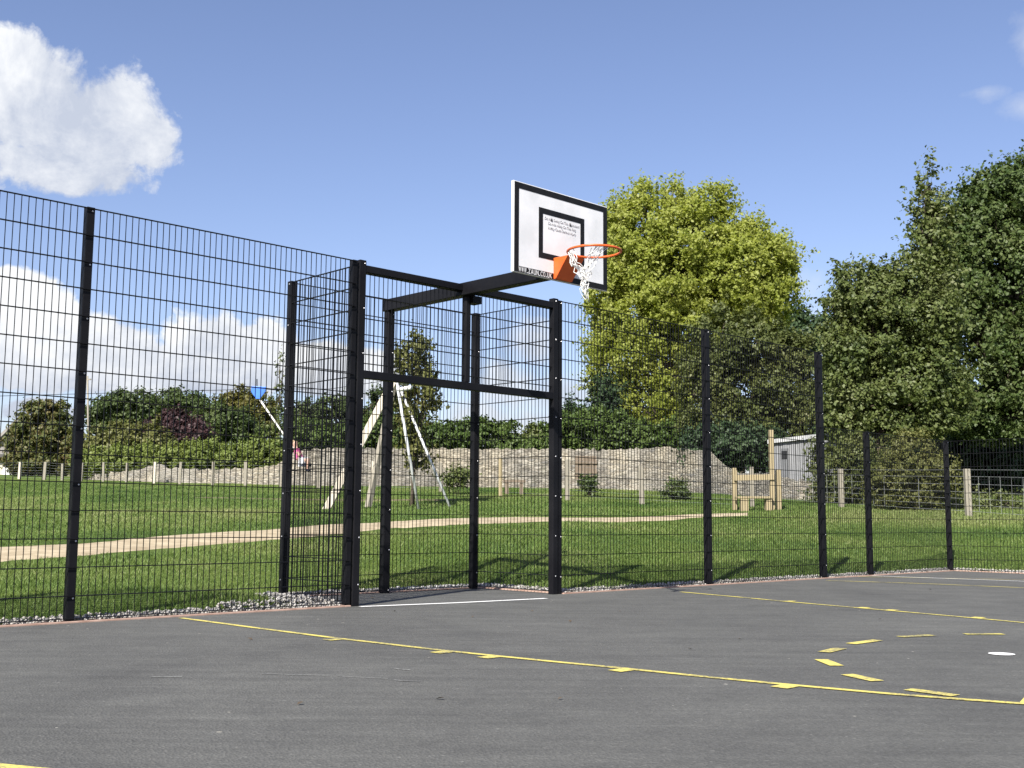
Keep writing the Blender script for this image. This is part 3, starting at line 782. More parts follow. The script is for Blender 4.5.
tree('hawthorn_tree', 'grey green spreading hawthorn standing between the shed and the ash', 'tree', 880, 33,
     [(865, 295, 36, 28), (905, 290, 32, 24), (850, 312, 18, 18), (882, 337, 44, 36), (925, 325, 34, 40), (852, 366, 28, 38), (905, 378, 44, 40), (860, 402, 34, 28), (938, 392, 32, 34), (892, 276, 12, 10), (832, 303, 9, 6), (843, 345, 18, 22), (846, 428, 22, 16), (925, 424, 26, 14), (885, 430, 28, 16), (880, 340, 44, 50, 2.2), (920, 370, 40, 50, 2.0), (850, 390, 30, 40, 1.8)],
     L['haw'], 120000, 0.095, .17, seed=9, shell=.4, spread=.28, ncl=42)
tree('elder_bush', 'olive bush in front of the dark trees, behind the low mesh corner', 'bush', 915, 27.5,
     [(915, 462, 27, 26), (898, 478, 22, 20), (935, 480, 22, 22), (918, 492, 36, 14), (905, 444, 12, 10), (880, 492, 16, 14)], L['olive'], 20000, 0.06, .03, limbs=False, seed=12, spread=.33)
tree('bramble_bush', 'low dark bramble behind the pale post of the wire fence at far right', 'bush', 990, 28.5,
     [(985, 505, 26, 12), (1020, 503, 26, 14), (955, 507, 18, 9), (1050, 498, 26, 20)], L['haw'], 11000, 0.06, .02, limbs=False, seed=13)
tree('holly_bush', 'dark bush right of the grey shed and left of the olive bush', 'bush', 846, 32,
     [(845, 470, 20, 24), (862, 458, 20, 22), (834, 490, 16, 14), (868, 488, 18, 16), (822, 470, 14, 16), (828, 452, 12, 12), (818, 490, 12, 12)], L['ivy'], 12000, 0.075, .03, limbs=False, seed=14)
tree('shade_fill_tree', 'wide dark foliage added to stand in for shade under the ash at far right', 'tree', 990, 44,
     [(965, 435, 46, 46), (1020, 430, 56, 50), (1000, 474, 70, 36), (1070, 440, 60, 70), (935, 430, 34, 40), (890, 440, 36, 40), (1040, 470, 50, 40), (860, 450, 30, 40)], L['conifer_shade'], 90000, .17, .25, seed=15)  # added dark leaves stand in for the shaded hollow below the crown
tree('laurel_tree', 'shrub hanging over the wall between the poplar and the shed, coloured dark for shade', 'tree', 740, 41,
     [(730, 448, 26, 22), (756, 452, 22, 20), (708, 456, 16, 18), (772, 452, 12, 14), (700, 446, 14, 14)], L['conifer_shade'], 20000, 0.11, .08, limbs=True, seed=16)  # real shrub; its near-black leaf colour paints in the shade beneath the trees

# left background trees
tree('maple_tree', 'round rust tinged tree at far left in front of the grey roof', 'tree', 42, 66,
     [(42, 425, 24, 20), (28, 445, 20, 20), (58, 445, 20, 22), (42, 460, 30, 14), (20, 460, 12, 14), (70, 462, 14, 14), (50, 412, 14, 9)], L['rust'], 40000, 0.15, .2, seed=21)
tree('oak_tree', 'wide oak with sky gaps in its crown, left of the purple tree', 'tree', 128, 92,
     [(108, 412, 18, 14), (130, 406, 20, 13), (146, 412, 14, 14), (118, 426, 18, 10), (98, 424, 10, 8), (136, 428, 18, 10)], L['oak'], 24000, 0.2, .3, seed=22, shell=.4)
tree('oak_tree', 'tallest oak of the left treeline, behind the purple tree', 'tree', 178, 94,
     [(172, 402, 22, 13), (192, 408, 18, 14), (160, 412, 16, 14), (180, 422, 26, 14), (205, 420, 14, 12)], L['oak'], 26000, 0.2, .3, seed=23, shell=.4)
tree('copper_beech', 'dark purple leaved tree above the clipped hedge', 'tree', 172, 69,
     [(172, 432, 25, 15), (156, 441, 17, 10), (192, 440, 19, 12), (176, 421, 12, 9), (168, 444, 26, 8), (196, 430, 10, 9)], L['copper'], 20000, 0.16, .2, seed=24)
tree('sycamore_tree', 'bright green dense tree between the purple tree and the blue trolley', 'tree', 220, 78,
     [(215, 418, 18, 14), (232, 425, 20, 16), (210, 434, 16, 12), (246, 435, 16, 12)], L['oak'], 24000, 0.16, .2, seed=25)
tree('lime_tree', 'yellowing autumn tree directly behind the blue runway trolley', 'tree', 248, 84,
     [(240, 402, 20, 12), (256, 410, 18, 16), (232, 410, 14, 12), (262, 425, 16, 16), (248, 420, 20, 14)], L['autumn'], 24000, 0.17, .2, seed=26)
tree('birch_tree', 'sparse thin tree with bare twigs right of the blue runway trolley', 'tree', 277, 70,
     [(276, 385, 5, 12), (283, 372, 5, 14), (278, 405, 9, 14), (284, 420, 10, 16), (272, 425, 8, 14), (280, 358, 3, 10)], L['haw'], 800, .15, .07, seed=27, shell=.2)
tree('holm_oak', 'dark evergreen tree seen through the left side of the goal recess', 'tree', 335, 60,
     [(312, 432, 24, 20), (345, 425, 30, 20), (330, 410, 20, 12), (372, 432, 22, 20), (300, 415, 14, 14), (350, 405, 12, 10), (385, 400, 14, 14)], L['oak'], 36000, 0.13, .2, seed=28)
tree('young_pear_tree', 'young upright tree with loose crown beside the runway frame', 'tree', 412, 28.5,
     [(417, 350, 9, 14), (404, 362, 9, 16), (414, 378, 12, 18), (430, 378, 7, 14), (408, 400, 12, 16), (424, 402, 9, 12), (436, 392, 4, 12), (412, 420, 10, 12), (404, 432, 8, 10), (420, 345, 5, 7), (414, 445, 12, 12), (418, 460, 8, 10)],
     L['olive'], 6500, 0.085, .05, seed=29, shell=.25, spread=.36)
tree('fir_tree', 'small dark pointed fir above the wall just right of the goal', 'tree', 570, 52,
     [(571, 408, 3, 6), (571, 416, 6, 6), (571, 426, 9, 8), (571, 437, 12, 9)], L['conifer_shade'], 6000, 0.12, .1, seed=30, shell=.2)
tree('spruce_tree', 'dark evergreen at the left foot of the lime poplar', 'tree', 600, 50,
     [(604, 395, 12, 14), (600, 415, 16, 14), (598, 432, 18, 12)], L['conifer_shade'], 9000, 0.13, .1, seed=31)
tree('elder_tree', 'small rounded grey green tree above the wall seen left of the right goal post', 'tree', 540, 62,
     [(540, 434, 12, 8), (536, 442, 18, 8), (548, 440, 10, 8)], L['haw'], 5000, 0.16, .08, seed=32)
tree('shrub', 'round green shrub on the grass in front of the stone wall', 'shrub', 676, 33.5,
     [(676, 492, 9, 9), (672, 497, 9, 7), (681, 497, 8, 7), (676, 485, 6, 5)], L['oak'], 4500, 0.055, .015, limbs=False, seed=33)
tree('shrub', 'tiny dark shrub against the wall beside the brown gate', 'shrub', 589, 37,
     [(589, 483, 6, 5), (591, 487, 6, 4)], L['oak'], 900, .08, .012, limbs=False, seed=34)
tree('shrub', 'grey leaved shrub at the wall foot behind the rear goal posts', 'shrub', 456, 37,
     [(452, 477, 7, 6), (460, 479, 8, 6), (466, 474, 5, 5), (446, 482, 5, 4)], L['haw'], 1600, .085, .012, limbs=False, seed=35)

def hedge(name, label, pts, Y0s, leafm, n, size, thick=1.2):
    """pts: (px, top y, bottom y) along the run with distances Y0s; rounded clipped body of leaves"""
    base = on_ground(pts[len(pts)//2][0], Y0s[len(pts)//2])
    root = empty(name, base, label, 'hedge')
    bl = []
    for (x, yt, yb), Y in zip(pts, Y0s):
        k = Y/F; c = at(x, (yt+yb)/2, Y); bl.append((c, (max(6, (yb-yt)*.55)*k, thick, (yb-yt)*.5*k)))
    quads('foliage', leaf_cloud(bl, n, size, .34, .55, .3, 44, 1.0, size*1.5), leafm, root)
    b = MB()
    for c, r in bl:
        gz = height(c[0], c[1]); b.tube([(c[0], c[1], gz-.1), (c[0]+.05, c[1], (gz+c[2])/2), (c[0], c[1], c[2]+r[2]*.5)], [.05, .04, .01], 5)
    b.build('stem', M['bark'], root)
    return root
xs = np.linspace(90, 292, 24)
hedge('clipped_hedge', 'bright clipped hedge hanging over the low stone wall at left', [(x, 447-2*math.sin(x*.05)-(4 if x > 190 else -1), 477) for x in xs], [54-.02*(x-90) for x in xs], L['hedge'], 90000, 0.095)
xs = np.linspace(300, 500, 20)
hedge('wall_hedge', 'green hedge topping the stone wall behind the goal recess', [(x, 424+6*math.sin(x*.06)+(4 if x > 480 else 0)-(5 if 400 < x < 470 else 0), 456) for x in xs], [50]*20, L['hedge2'], 50000, 0.12)
hedge('wall_hedge', 'low hedge dipping under the sky gap left of the right goal post', [(x, 440, 458) for x in np.linspace(505, 556, 6)], [50]*6, L['hedge2'], 11000, 0.12)
xs = np.linspace(562, 702, 15)
hedge('wall_hedge', 'green hedge along the wall top below the lime poplar', [(x, 418+8*math.sin(x*.05), 456) for x in xs], [49]*15, L['hedge2'], 44000, 0.115)
xs = np.linspace(92, 158, 9)
hedge('rough_hedge', 'yellow green shrubs between the oak and the clipped hedge', [(x, 430+6*math.sin(x*.2), 466) for x in xs], [62]*9, L['olive'], 13000, 0.16)

# ------------------------------------------------------------------ stone wall
def wall(name, label, pts, thick=.45, m='stone', seed=0):
    """pts: (px, base px y or None, top px y, Y)"""
    base = on_ground(pts[len(pts)//2][0], pts[len(pts)//2][2])
    b = MB(); rows = 9; cols = []
    P_ = []
    for i in range(len(pts)-1):
        (x0, t0, Y0), (x1, t1, Y1) = pts[i], pts[i+1]
        steps = max(2, int(abs(x1-x0)/3.0))
        for s_ in range(steps): 
            w = s_/steps; P_.append((x0+(x1-x0)*w, t0+(t1-t0)*w, Y0+(Y1-Y0)*w))
    P_.append(pts[-1])
    vs_ = []; nb = rows*2
    for k, (x, ty, Y) in enumerate(P_):
        g_ = on_ground(x, Y); top = at(x, ty, Y)[2]+.07*mnoise.noise(Vector((k*.9, seed, 0)))+.05*random.uniform(-1, 1)
        top = max(top, g_[2]+.25)
        for side in (0, 1):
            for r in range(rows):
                w = r/(rows-1); z = g_[2]-.25+(top-g_[2]+.25)*w
                q = .05*mnoise.noise(Vector((g_[0]*2.3, z*3.1, side*7+seed)))
                vs_.append((g_[0], g_[1]+side*thick*(1-.15*w)+(q if side == 0 else -q)+(.04*w if side == 0 else 0), z))
    n = len(P_); f = []
    for k in range(n-1):
        a = k*nb; c = (k+1)*nb
        for r in range(rows-1):
            f.append((a+r, c+r, c+r+1, a+r+1)); f.append((a+rows+r, a+rows+r+1, c+rows+r+1, c+rows+r))
        f.append((a+rows-1, c+rows-1, c+2*rows-1, a+2*rows-1))
    for k, fl_ in ((0, 1), (n-1, 0)):
        a = k*nb
        for r in range(rows-1):
            q = (a+r, a+r+1, a+rows+r+1, a+rows+r); f.append(q if fl_ else q[::-1])
    b.add(vs_, f)
    return tag(b.build(name, M[m], None, origin=base), label, 'wall')
wall('stone_wall', 'long pale rubble stone wall across the back of the field', [(x, ty, float(ground(x, by)[1])) for x, ty, by in ((84, 474, 479.5), (128, 471, 481), (150, 466, 481.8), (157, 463, 482), (164, 468, 482.4), (215, 469.5, 483.4), (255, 468, 484.3), (278, 464, 484.8), (290, 452, 485.1), (300, 449, 485.3), (330, 448.5, 485.8), (420, 448, 486.6), (500, 449, 487.4), (560, 448.5, 488.4), (600, 449.5, 489.2), (640, 448.5, 490.6), (676, 447.5, 492.2), (712, 452, 494.0), (726, 466, 494.7), (740, 473, 496.2), (770, 475, 498.6), (800, 480, 500), (850, 486, 502))], seed=2)
# brown gate set against the wall
YG = float(ground(586, 488.9)[1])-.12; p = at(586, 480, YG); root = empty('wooden_gate', on_ground(586, YG), 'brown boarded gate set in the stone wall', 'gate')
k = YG/F
zt = at(586, 456, YG)[2]; gz = height(p[0], p[1]); wd = 22*k
b = MB()
for i in range(6):
    b.wbox((p[0]-wd/2+wd*(i+.5)/6, p[1]+.02*(i % 2), gz+.35), wd/6-.01, .05, zt-gz-.35)
b.build('board_panel', M['gate'], root)
b = MB(); b.wbox((p[0], p[1]-.05, gz+.6), wd, .04, .09); b.wbox((p[0], p[1]-.05, zt-.3), wd, .04, .09); b.build('cross_rail', M['gate'], root)

# ------------------------------------------------------------------ shed
def shed():
    Y = float(ground(772, 498.7)[1])+1.5; a = at(772, 480, Y); c = at(838, 480, Y-1.2)
    gz = height(a[0], a[1]); root = empty('garden_shed', on_ground(800, Y), 'grey boarded shed with pale sloping roof edge behind the tall timber post', 'shed')
    zl = at(772, 444, Y)[2]; zr = at(838, 436, Y-1.2)[2]
    t = c-a; t[2] = 0; Ln = np.linalg.norm(t); t /= Ln; n = np.array([-t[1], t[0], 0])
    b = MB(); k = 16
    for i in range(k):
        s0 = Ln*i/k; s1 = Ln*(i+1)/k-.012; o = .012*(i % 2)
        q = [a+t*s0-n*o, a+t*s1-n*o, a+t*s1+n*.05, a+t*s0+n*.05]
        ztp = [zl+(zr-zl)*(s0/Ln)]*1+[zl+(zr-zl)*(s1/Ln)]*2+[zl+(zr-zl)*(s0/Ln)]
        b.hexa([(x[0], x[1], gz-.1) for x in q]+[(x[0], x[1], z) for x, z in zip(q, ztp)])
    for s_ in (0, Ln-.05):
        q = [a+t*s_+n*.052, a+t*(s_+.05)+n*.052, a+t*(s_+.05)+n*2.2, a+t*s_+n*2.2]; z = zl if s_ == 0 else zr
        b.hexa([(x[0], x[1], gz-.1) for x in q]+[(x[0], x[1], z-.01) for x in q])
    q = [a+t*.052+n*2.15, a+t*(Ln-.052)+n*2.15, a+t*(Ln-.052)+n*2.2, a+t*.052+n*2.2]
    b.hexa([(x[0], x[1], gz-.1) for x in q]+[(x[0], x[1], z-.01) for x, z in zip(q, (zl, zr, zr, zl))])
    b.build('wall', M['shed'], root)
    b = MB(); q = [a-t*.1-n*.12, c+t*.1-n*.12, c+t*.1+n*2.3, a-t*.1+n*2.3]
    b.hexa([(x[0], x[1], z) for x, z in zip(q, (zl+.004, zr+.004, zr+.25, zl+.25))]+[(x[0], x[1], z) for x, z in zip(q, (zl+.13, zr+.13, zr+.36, zl+.36))])
    b.build('roof', M['shedroof'], root)
    b = MB(); p0 = at(783.5, 462, Y); p1 = at(793, 462, Y); z0 = at(788, 478, Y)[2]; z1 = at(788, 449, Y)[2]
    s0 = (p0-a)@t; s1 = (p1-a)@t
    q = [a+t*s0-n*.04, a+t*s1-n*.04, a+t*s1-n*.016, a+t*s0-n*.016]
    b.hexa([(x[0], x[1], z0) for x in q]+[(x[0], x[1], z1) for x in q]); d = b.build('door', m_wood('dark_grey_boards', (.08, .085, .09), (.15, .155, .16)), root)
    b = MB(); q = [a+t*(s0+.04)-n*.052, a+t*(s1-.04)-n*.052, a+t*(s1-.04)-n*.042, a+t*(s0+.04)-n*.042]
    b.hexa([(x[0], x[1], z1-.34) for x in q]+[(x[0], x[1], z1-.08) for x in q]); b.build('pane', M['dark'], d)
shed()

# ------------------------------------------------------------------ timber stile at the end of the path
def stile():
    Y = float(ground(752, 510)[1]); k = Y/F
    root = empty('timber_stile', on_ground(752, Y), 'new timber stile with one tall post at the end of the sandy path', 'stile')
    def post(x, yt, w, dy=0, m='newtimber'):
        g_ = on_ground(x, Y+dy); z = at(x, yt, Y+dy)[2]; b = MB()
        b.wbox((g_[0], g_[1], g_[2]-.2), w, w, z-g_[2]+.2, .1); b.build('post', M[m], root, origin=g_, bevel=.008)
    post(772.3, 430, .10); post(778.5, 470, .11, .25); post(734.5, 468, .09); post(752, 467, .09, 1.6, 'oldpost')
    b = MB(); b.beam(at(734, 478, Y-.07), at(774, 477, Y-.07), .045, .13); b.build('rail', M['newtimber'], root, bevel=.006)
    b = MB(); b.beam(at(736, 497.5, Y-.25), at(772, 497.5, Y-.1), .22, .05); b.build('step', M['newtimber'], root, bevel=.006)
    g_ = on_ground(744, Y-.3); b = MB(); b.wbox((g_[0], g_[1], g_[2]-.1), .17, .2, at(744, 499, Y-.3)[2]-g_[2]+.1); b.build('step_block', M['newtimber'], root, bevel=.006)
    g_ = on_ground(768, Y-.1); b = MB(); b.wbox((g_[0], g_[1], g_[2]-.1), .14, .18, at(768, 499, Y-.1)[2]-g_[2]+.1); b.build('step_block', M['newtimber'], root, bevel=.006)
stile()

# ------------------------------------------------------------------ wire stock fences
def wire_fence(label, posts, hpx, cat='fence', wires=True, group=None, m=None, wr=.005, mesh=True):
    g0 = on_ground(posts[0][0], posts[0][1])
    if hpx: posts = [(x, float(ground(x, hpx(x))[1]), w, h) for x, Y, w, h in posts]; g0 = on_ground(posts[0][0], posts[0][1])
    root = empty('wire_fence', g0, label, cat, group)
    tops = []
    for i, (x, Y, w, h) in enumerate(posts):
        g_ = on_ground(x, Y); b = MB(); ln = random.uniform(-.03, .03)
        b.hexa([(g_[0]+sx*w/2+dz*ln, g_[1]+sy*w/2, g_[2]+(-.2 if dz == 0 else h)) for dz in (0, 1) for sx, sy in ((-1, -1), (1, -1), (1, 1), (-1, 1))])
        b.build('post', M[m[i % len(m)] if m else 'oldpost'], root, origin=g_, bevel=.006); tops.append((g_, h))
    b = MB()
    for (a, h0), (c, h1) in zip(tops[:-1], tops[1:]):
        for q in (.12, .25, .38, .52, .68, .84, .98):
            b.tube([a+np.array([0, -.05, h0*q]), (a+c)/2+np.array([0, -.05, (h0+h1)/2*q-.01]), c+np.array([0, -.05, h1*q])], wr, 4, cap=False)
        if mesh:
            Ln = np.linalg.norm(c-a); kk = int(Ln/.32)
            for i in range(1, kk):
                w = i/kk; p = a*(1-w)+c*w; b.tube([p+np.array([0, -.05, h0*.12]), p+np.array([0, -.05, h0*.84])], wr*.9, 4, cap=False)
    b.build('wire', M['wire'], root)
wire_fence('wire fence of short wooden posts along the far left edge of the field', [(-8, 53, .10, .72), (18, 52, .12, .78), (43, 51, .12, .8), (61, 50, .09, .75), (80, 49, .1, .8), (102.5, 48, .09, .85), (125.5, 47, .10, .85), (153, 46, .12, .9), (179, 45, .10, .9), (212, 44, .10, .92), (245, 43, .12, .98), (280, 42, .10, .95), (318, 41, .15, 1.1), (372, 39.5, .10, 1.0), (440, 38, .10, 1.0)], lambda x: 478.6+.030*x, m=['oldpost', 'timber', 'oldpost', 'oldpost', 'oldpost', 'oldpost'], wr=.003, mesh=False)
wire_fence('wire fence of thin posts on the grass before the stone wall, ending at the stile', [(500.5, 36.5, .11, 1.2), (567, 35.5, .13, 1.15), (642, 34, .13, 1.0), (735, 30.6, .08, .9)], lambda x: 496.5+(x-500)*.054, m=['newtimber', 'oldpost', 'oldpost'], wr=.0025, mesh=False)
wire_fence('square mesh stock fence on pale posts below the trees at right', [(779.5, 30.4, .08, .92), (841.5, 28.6, .12, .96), (968, 26.8, .12, 1.05), (1100, 25.6, .12, 1.08)], lambda x: 503+(x-779)*.074, m=['oldpost'], wr=.0036)
# small old trough against the wall
p = on_ground(514, 37.8); root = empty('stone_bench', p, 'small dark stone bench at the foot of the wall beside the yellow post', 'bench')
b = MB(); b.wbox((p[0], p[1], p[2]+.38), .75, .35, .09); b.build('seat', M['gate'], root)
for s_ in (-1, 1):
    b = MB(); b.wbox((p[0]+s_*.24, p[1], p[2]-.1), .12, .3, .479); b.build('leg', M['gate'], root)

# ------------------------------------------------------------------ aerial runway
YR = 26.0
ar = empty('aerial_runway', on_ground(372, YR), 'aerial runway end frame of pale timber legs and white steel braces with cable', 'play equipment')
apex = at(396.5, 379, YR); apex2 = at(403, 385, YR+2.2)
def leg(a, px, Y, w, m, nm, tubular=False, h=None):
    g_ = on_ground(px, Y); b = MB(); e = g_-np.array([0, 0, .15])
    if tubular: b.tube([e, a], w/2, 10)
    else: b.beam(e, a, w, h or w)
    return b.build(nm, M[m], ar, bevel=0 if tubular else .008, smooth=tubular)
leg(apex+np.array([-.03, 0, .03]), 323.5, YR, .14, 'timber', 'leg', h=.17)
leg(apex2+np.array([-.25, 0, -.05]), 367, YR+1.6, .11, 'oldpost', 'leg', h=.14)
leg(apex+np.array([.0, -.09, 0]), 420, YR, .068, 'galv', 'brace', True)
leg(apex2+np.array([-.1, 0, -.02]), 452.5, YR+1.6, .068, 'galv', 'brace', True)
b = MB(); b.tube([apex+np.array([0, -.12, .02]), apex2+np.array([.08, .1, .0])], .055, 10); b.build('head_beam', M['galv'], ar, smooth=True)
b = MB(); b.tube([at(397.5, 390, YR-.05), at(411, 387.5, YR-.4)], .05, 10); b.build('end_stop', M['whitepaint'], ar, smooth=True)
far_end = at(-260, 400, YR+2)
b = MB(); cab = [apex, at(330, 389, YR), at(258, 389, YR), at(150, 392, YR+.6), at(0, 396, YR+1.2), far_end]
b.tube(cab, .007, 5); b.build('cable', M['black'], ar)
g_ = on_ground(-260, YR+2)
for s_ in (-1, 1):
    b = MB(); b.beam(g_+np.array([s_*.9, 0, -.15]), far_end+np.array([s_*.05, 0, .05]), .17, .2); b.build('leg', M['timber'], ar)

tr_ = empty('runway_trolley', at(258, 389, YR), 'blue trolley with white rope seat hanging on the aerial runway cable', 'play equipment')
b = MB(); cx = at(258, 389, YR); s_ = YR/F
pts = [(251.5, 386), (266, 386.5), (265.5, 391.5), (260, 399), (256, 399), (251.2, 392)]
fr_ = [at(x, y, YR-.05) for x, y in pts]; bk_ = [at(x, y, YR+.05) for x, y in pts]; n_ = len(pts)
b.add(fr_+bk_, [tuple(range(n_))[::-1], tuple(range(n_, 2*n_))]+[(i, (i+1) % n_, (i+1) % n_+n_, i+n_) for i in range(n_)])
b.build('trolley_body', M['blue'], tr_, bevel=.01)
b = MB(); b.tube([at(257, 387, YR), at(257, 379, YR)], .012, 6); b.tube([at(265, 388.5, YR), at(274, 389.5, YR)], .02, 6); b.build('wheel_arm', M['black'], tr_)
seat_c = at(305.5, 465, YR)
b = MB(); b.tube([at(258, 397, YR), at(282, 432, YR), seat_c+np.array([0, 0, .02])], .02, 8); b.build('rope', M['rope'], tr_, smooth=True)
b = MB(); b.tube([seat_c+np.array([0, 0, -.03]), seat_c+np.array([0, 0, .03])], .14, 16); b.build('seat', M['navy'], tr_)

# child riding the seat
def skin(name, joints, edges, radii, m, parent, sub=2, root_i=0):
    me = bpy.data.meshes.new(name); base = wloc(parent) if parent else np.zeros(3)
    me.from_pydata([tuple(np.array(j)-base) for j in joints], edges, []); me.update()
    o = bpy.data.objects.new(name, me); COL.objects.link(o)
    if parent: o.parent = parent
    o.modifiers.new('skin', 'SKIN'); sd = me.skin_vertices[0].data
    for i, r in enumerate(radii):
        sd[i].radius = (r, r) if not hasattr(r, '__len__') else r
        sd[i].use_root = (i == root_i)
    ss = o.modifiers.new('sub', 'SUBSURF'); ss.levels = sub; ss.render_levels = sub
    bpy.context.view_layer.update()
    m2 = bpy.data.meshes.new_from_object(o.evaluated_get(bpy.context.evaluated_depsgraph_get()))
    o.modifiers.clear(); o.data = m2; m2.name = name; m2.materials.clear(); m2.materials.append(m)
    m2.polygons.foreach_set('use_smooth', [True]*len(m2.polygons))
    return o
def child():
    def A(x, y, dy=0.0): return at(x, y, YR+dy)
    hip = A(301, 462); root = empty('person', hip, 'child in pink top and white shorts riding the rope seat', 'person')
    J = [hip, A(299, 457), A(297, 451), A(295.8, 447.6), A(294.8, 444), A(294.3, 440.5),
         A(302, 462, -.07), A(308.5, 459.5, -.11), A(306.5, 469, -.10), A(309.0, 470.3, -.10),
         A(302, 462, .07), A(308.8, 460.5, .11), A(307.2, 469.6, .10), A(309.6, 471, .10),
         A(296.8, 450, -.10), A(299, 456, -.14), A(301, 453.5, -.05), A(301.5, 452.3, -.02),
         A(296.8, 450, .10), A(299, 456, .14), A(300, 452, .05), A(300.5, 450.8, .02)]
    E_ = [(0, 1), (1, 2), (2, 3), (3, 4), (4, 5), (0, 6), (6, 7), (7, 8), (8, 9), (0, 10), (10, 11), (11, 12), (12, 13), (2, 14), (14, 15), (15, 16), (16, 17), (2, 18), (18, 19), (19, 20), (20, 21)]
    rd = [.09, .085, .085, .04, .075, .07, .07, .05, .035, .03, .07, .05, .035, .03, .04, .032, .025, .024, .04, .032, .025, .024]
    skin('body', J, E_, rd, M['skin'], root)
    skin('top', [A(300.2, 460), A(299, 457), A(297, 451), A(296.2, 449), A(296.8, 450.2, -.10), A(298, 453, -.125), A(296.8, 450.2, .10), A(298, 453, .125)], [(0, 1), (1, 2), (2, 3), (2, 4), (4, 5), (2, 6), (6, 7)], [.105, .1, .1, .06, .052, .045, .052, .045], M['pink'], root)
    skin('shorts', [A(301, 461.8), A(302.4, 461.8, -.07), A(306.8, 460, -.10), A(302.4, 461.8, .07), A(306.8, 460.6, .10)], [(0, 1), (1, 2), (0, 3), (3, 4)], [.112, .088, .072, .088, .072], M['shorts'], root)
    skin('shoe', [A(306.6, 469.4, -.10), A(309.8, 470.6, -.10)], [(0, 1)], [.042, .036], M['navy'], root); skin('shoe', [A(307.3, 470, .10), A(310.4, 471.3, .10)], [(0, 1)], [.042, .036], M['navy'], root)
    skin('hair', [A(294.0, 440.0), A(292.8, 441.6), A(292.2, 444.5), A(291.4, 447.5)], [(0, 1), (1, 2), (2, 3)], [.08, .078, .05, .022], M['hair'], root)
child()

# ------------------------------------------------------------------ house, pole
def house():
    Y = 84; k = Y/F
    g_ = on_ground(2, Y, 476); root = empty('stone_house', g_, 'grey roofed cream house at the far left edge', 'house')
    x0 = at(-90, 470, Y)[0]; x1 = at(13, 470, Y)[0]; ze = at(0, 456.5, Y)[2]; d = 7.0
    rz = ze+3.4
    b = MB(); b.wbox(((x0+x1)/2, Y+d/2, g_[2]-.5), x1-x0, d, ze-g_[2]+.5); b.build('wall', M['render'], root)
    # gable roof with ridge towards the viewer; slope rises to the right of the frame edge
    xm = at(18, 456, Y)[0]; b = MB()
    o_ = .45
    xl = at(-22, 456, Y)[0]; xr = at(58, 456, Y)[0]
    zr_ = at(16, 418, Y)[2]
    prof = [(xl, ze-.1), (xm, zr_), (xr, ze-.1)]
    vs_ = [(x, Y-o_, z) for x, z in prof]+[(x, Y-o_, z-.28) for x, z in prof]+[(x, Y+d+o_, z) for x, z in prof]+[(x, Y+d+o_, z-.28) for x, z in prof]
    b.add(vs_, [(0, 1, 4, 3), (1, 2, 5, 4), (6, 9, 10, 7), (7, 10, 11, 8), (0, 6, 7, 1), (1, 7, 8, 2), (3, 4, 10, 9), (4, 5, 11, 10), (0, 3, 9, 6), (2, 8, 11, 5)])
    b.build('roof', M['slate'], root)
    b = MB(); b.add([(xl+.5, Y, ze), (xr-.5, Y, ze), (xm, Y, zr_-.5), (xl+.5, Y+.2, ze), (xr-.5, Y+.2, ze), (xm, Y+.2, zr_-.5)], [(0, 1, 2), (5, 4, 3), (0, 3, 4, 1), (1, 4, 5, 2), (2, 5, 3, 0)])
    b.build('gable', M['slate'], root)
    b = MB(); c = at(0, 456, Y); b.wbox((c[0]+.1, Y-.25, ze-.15), 2.4, .5, .3); b.build('porch_roof', m_simple('dark_slate', (.04, .038, .038), (.08, .075, .07), 4, .8), root)
    c = at(5.8, 468, Y); b = MB(); b.wbox((c[0], Y-.05, at(5, 469, Y)[2]), .36, .08, 10*k); b.build('door', M['green'], root)
    b = MB(); c = at(10, 476, Y); b.wbox((c[0], Y-.3, g_[2]-.2), .8, .1, at(10, 465, Y)[2]-g_[2]+.2); b.build('porch_panel', M['whitepaint'], root)
house()
p = on_ground(88, 68); b = MB(); b.tube([p-np.array([0, 0, .3]), at(87.5, 376, 68)], [.075, .055], 8)
root = empty('telegraph_pole', p, 'tall grey telegraph pole at left against the sky', 'pole'); b.build('shaft', M['oldpost'], root, smooth=True)
b = MB(); c = at(87.5, 380, 68); b.wbox((c[0], c[1], c[2]), .42, .08, .08); b.build('cross_arm', M['oldpost'], root)

# ------------------------------------------------------------------ sky with clouds, sun
SUN_AZ, SUN_EL = R(68), R(41.5)            # azimuth the shadows point to, sun height
to_sun = np.array([-math.cos(SUN_AZ)*math.cos(SUN_EL), -math.sin(SUN_AZ)*math.cos(SUN_EL), math.sin(SUN_EL)])
ld = bpy.data.lights.new('sun', 'SUN'); ld.energy = 5.0; ld.angle = R(.53); ld.color = (1, .955, .88)
lo = bpy.data.objects.new('sun', ld); COL.objects.link(lo)
lo.rotation_euler = Vector(to_sun).to_track_quat('Z', 'Y').to_euler()
w = bpy.data.worlds.new('World'); S.world = w; w.use_nodes = True; nt = w.node_tree; nt.nodes.clear()
out = nt.nodes.new('ShaderNodeOutputWorld'); bg = nt.nodes.new('ShaderNodeBackground'); nt.links.new(bg.outputs[0], out.inputs[0])
sky = nt.nodes.new('ShaderNodeTexSky'); sky.sky_type = 'NISHITA'; sky.sun_disc = False
sky.sun_elevation = SUN_EL; sky.sun_rotation = math.atan2(to_sun[0], to_sun[1])
sky.air_density = 1.0; sky.dust_density = .9; sky.ozone_density = 3.0; sky.altitude = 60
bg.inputs['Strength'].default_value = .083
dirv = nt.nodes.new('ShaderNodeTexCoord').outputs['Generated']
sep = nt.nodes.new('ShaderNodeSeparateXYZ'); nt.links.new(dirv, sep.inputs[0])
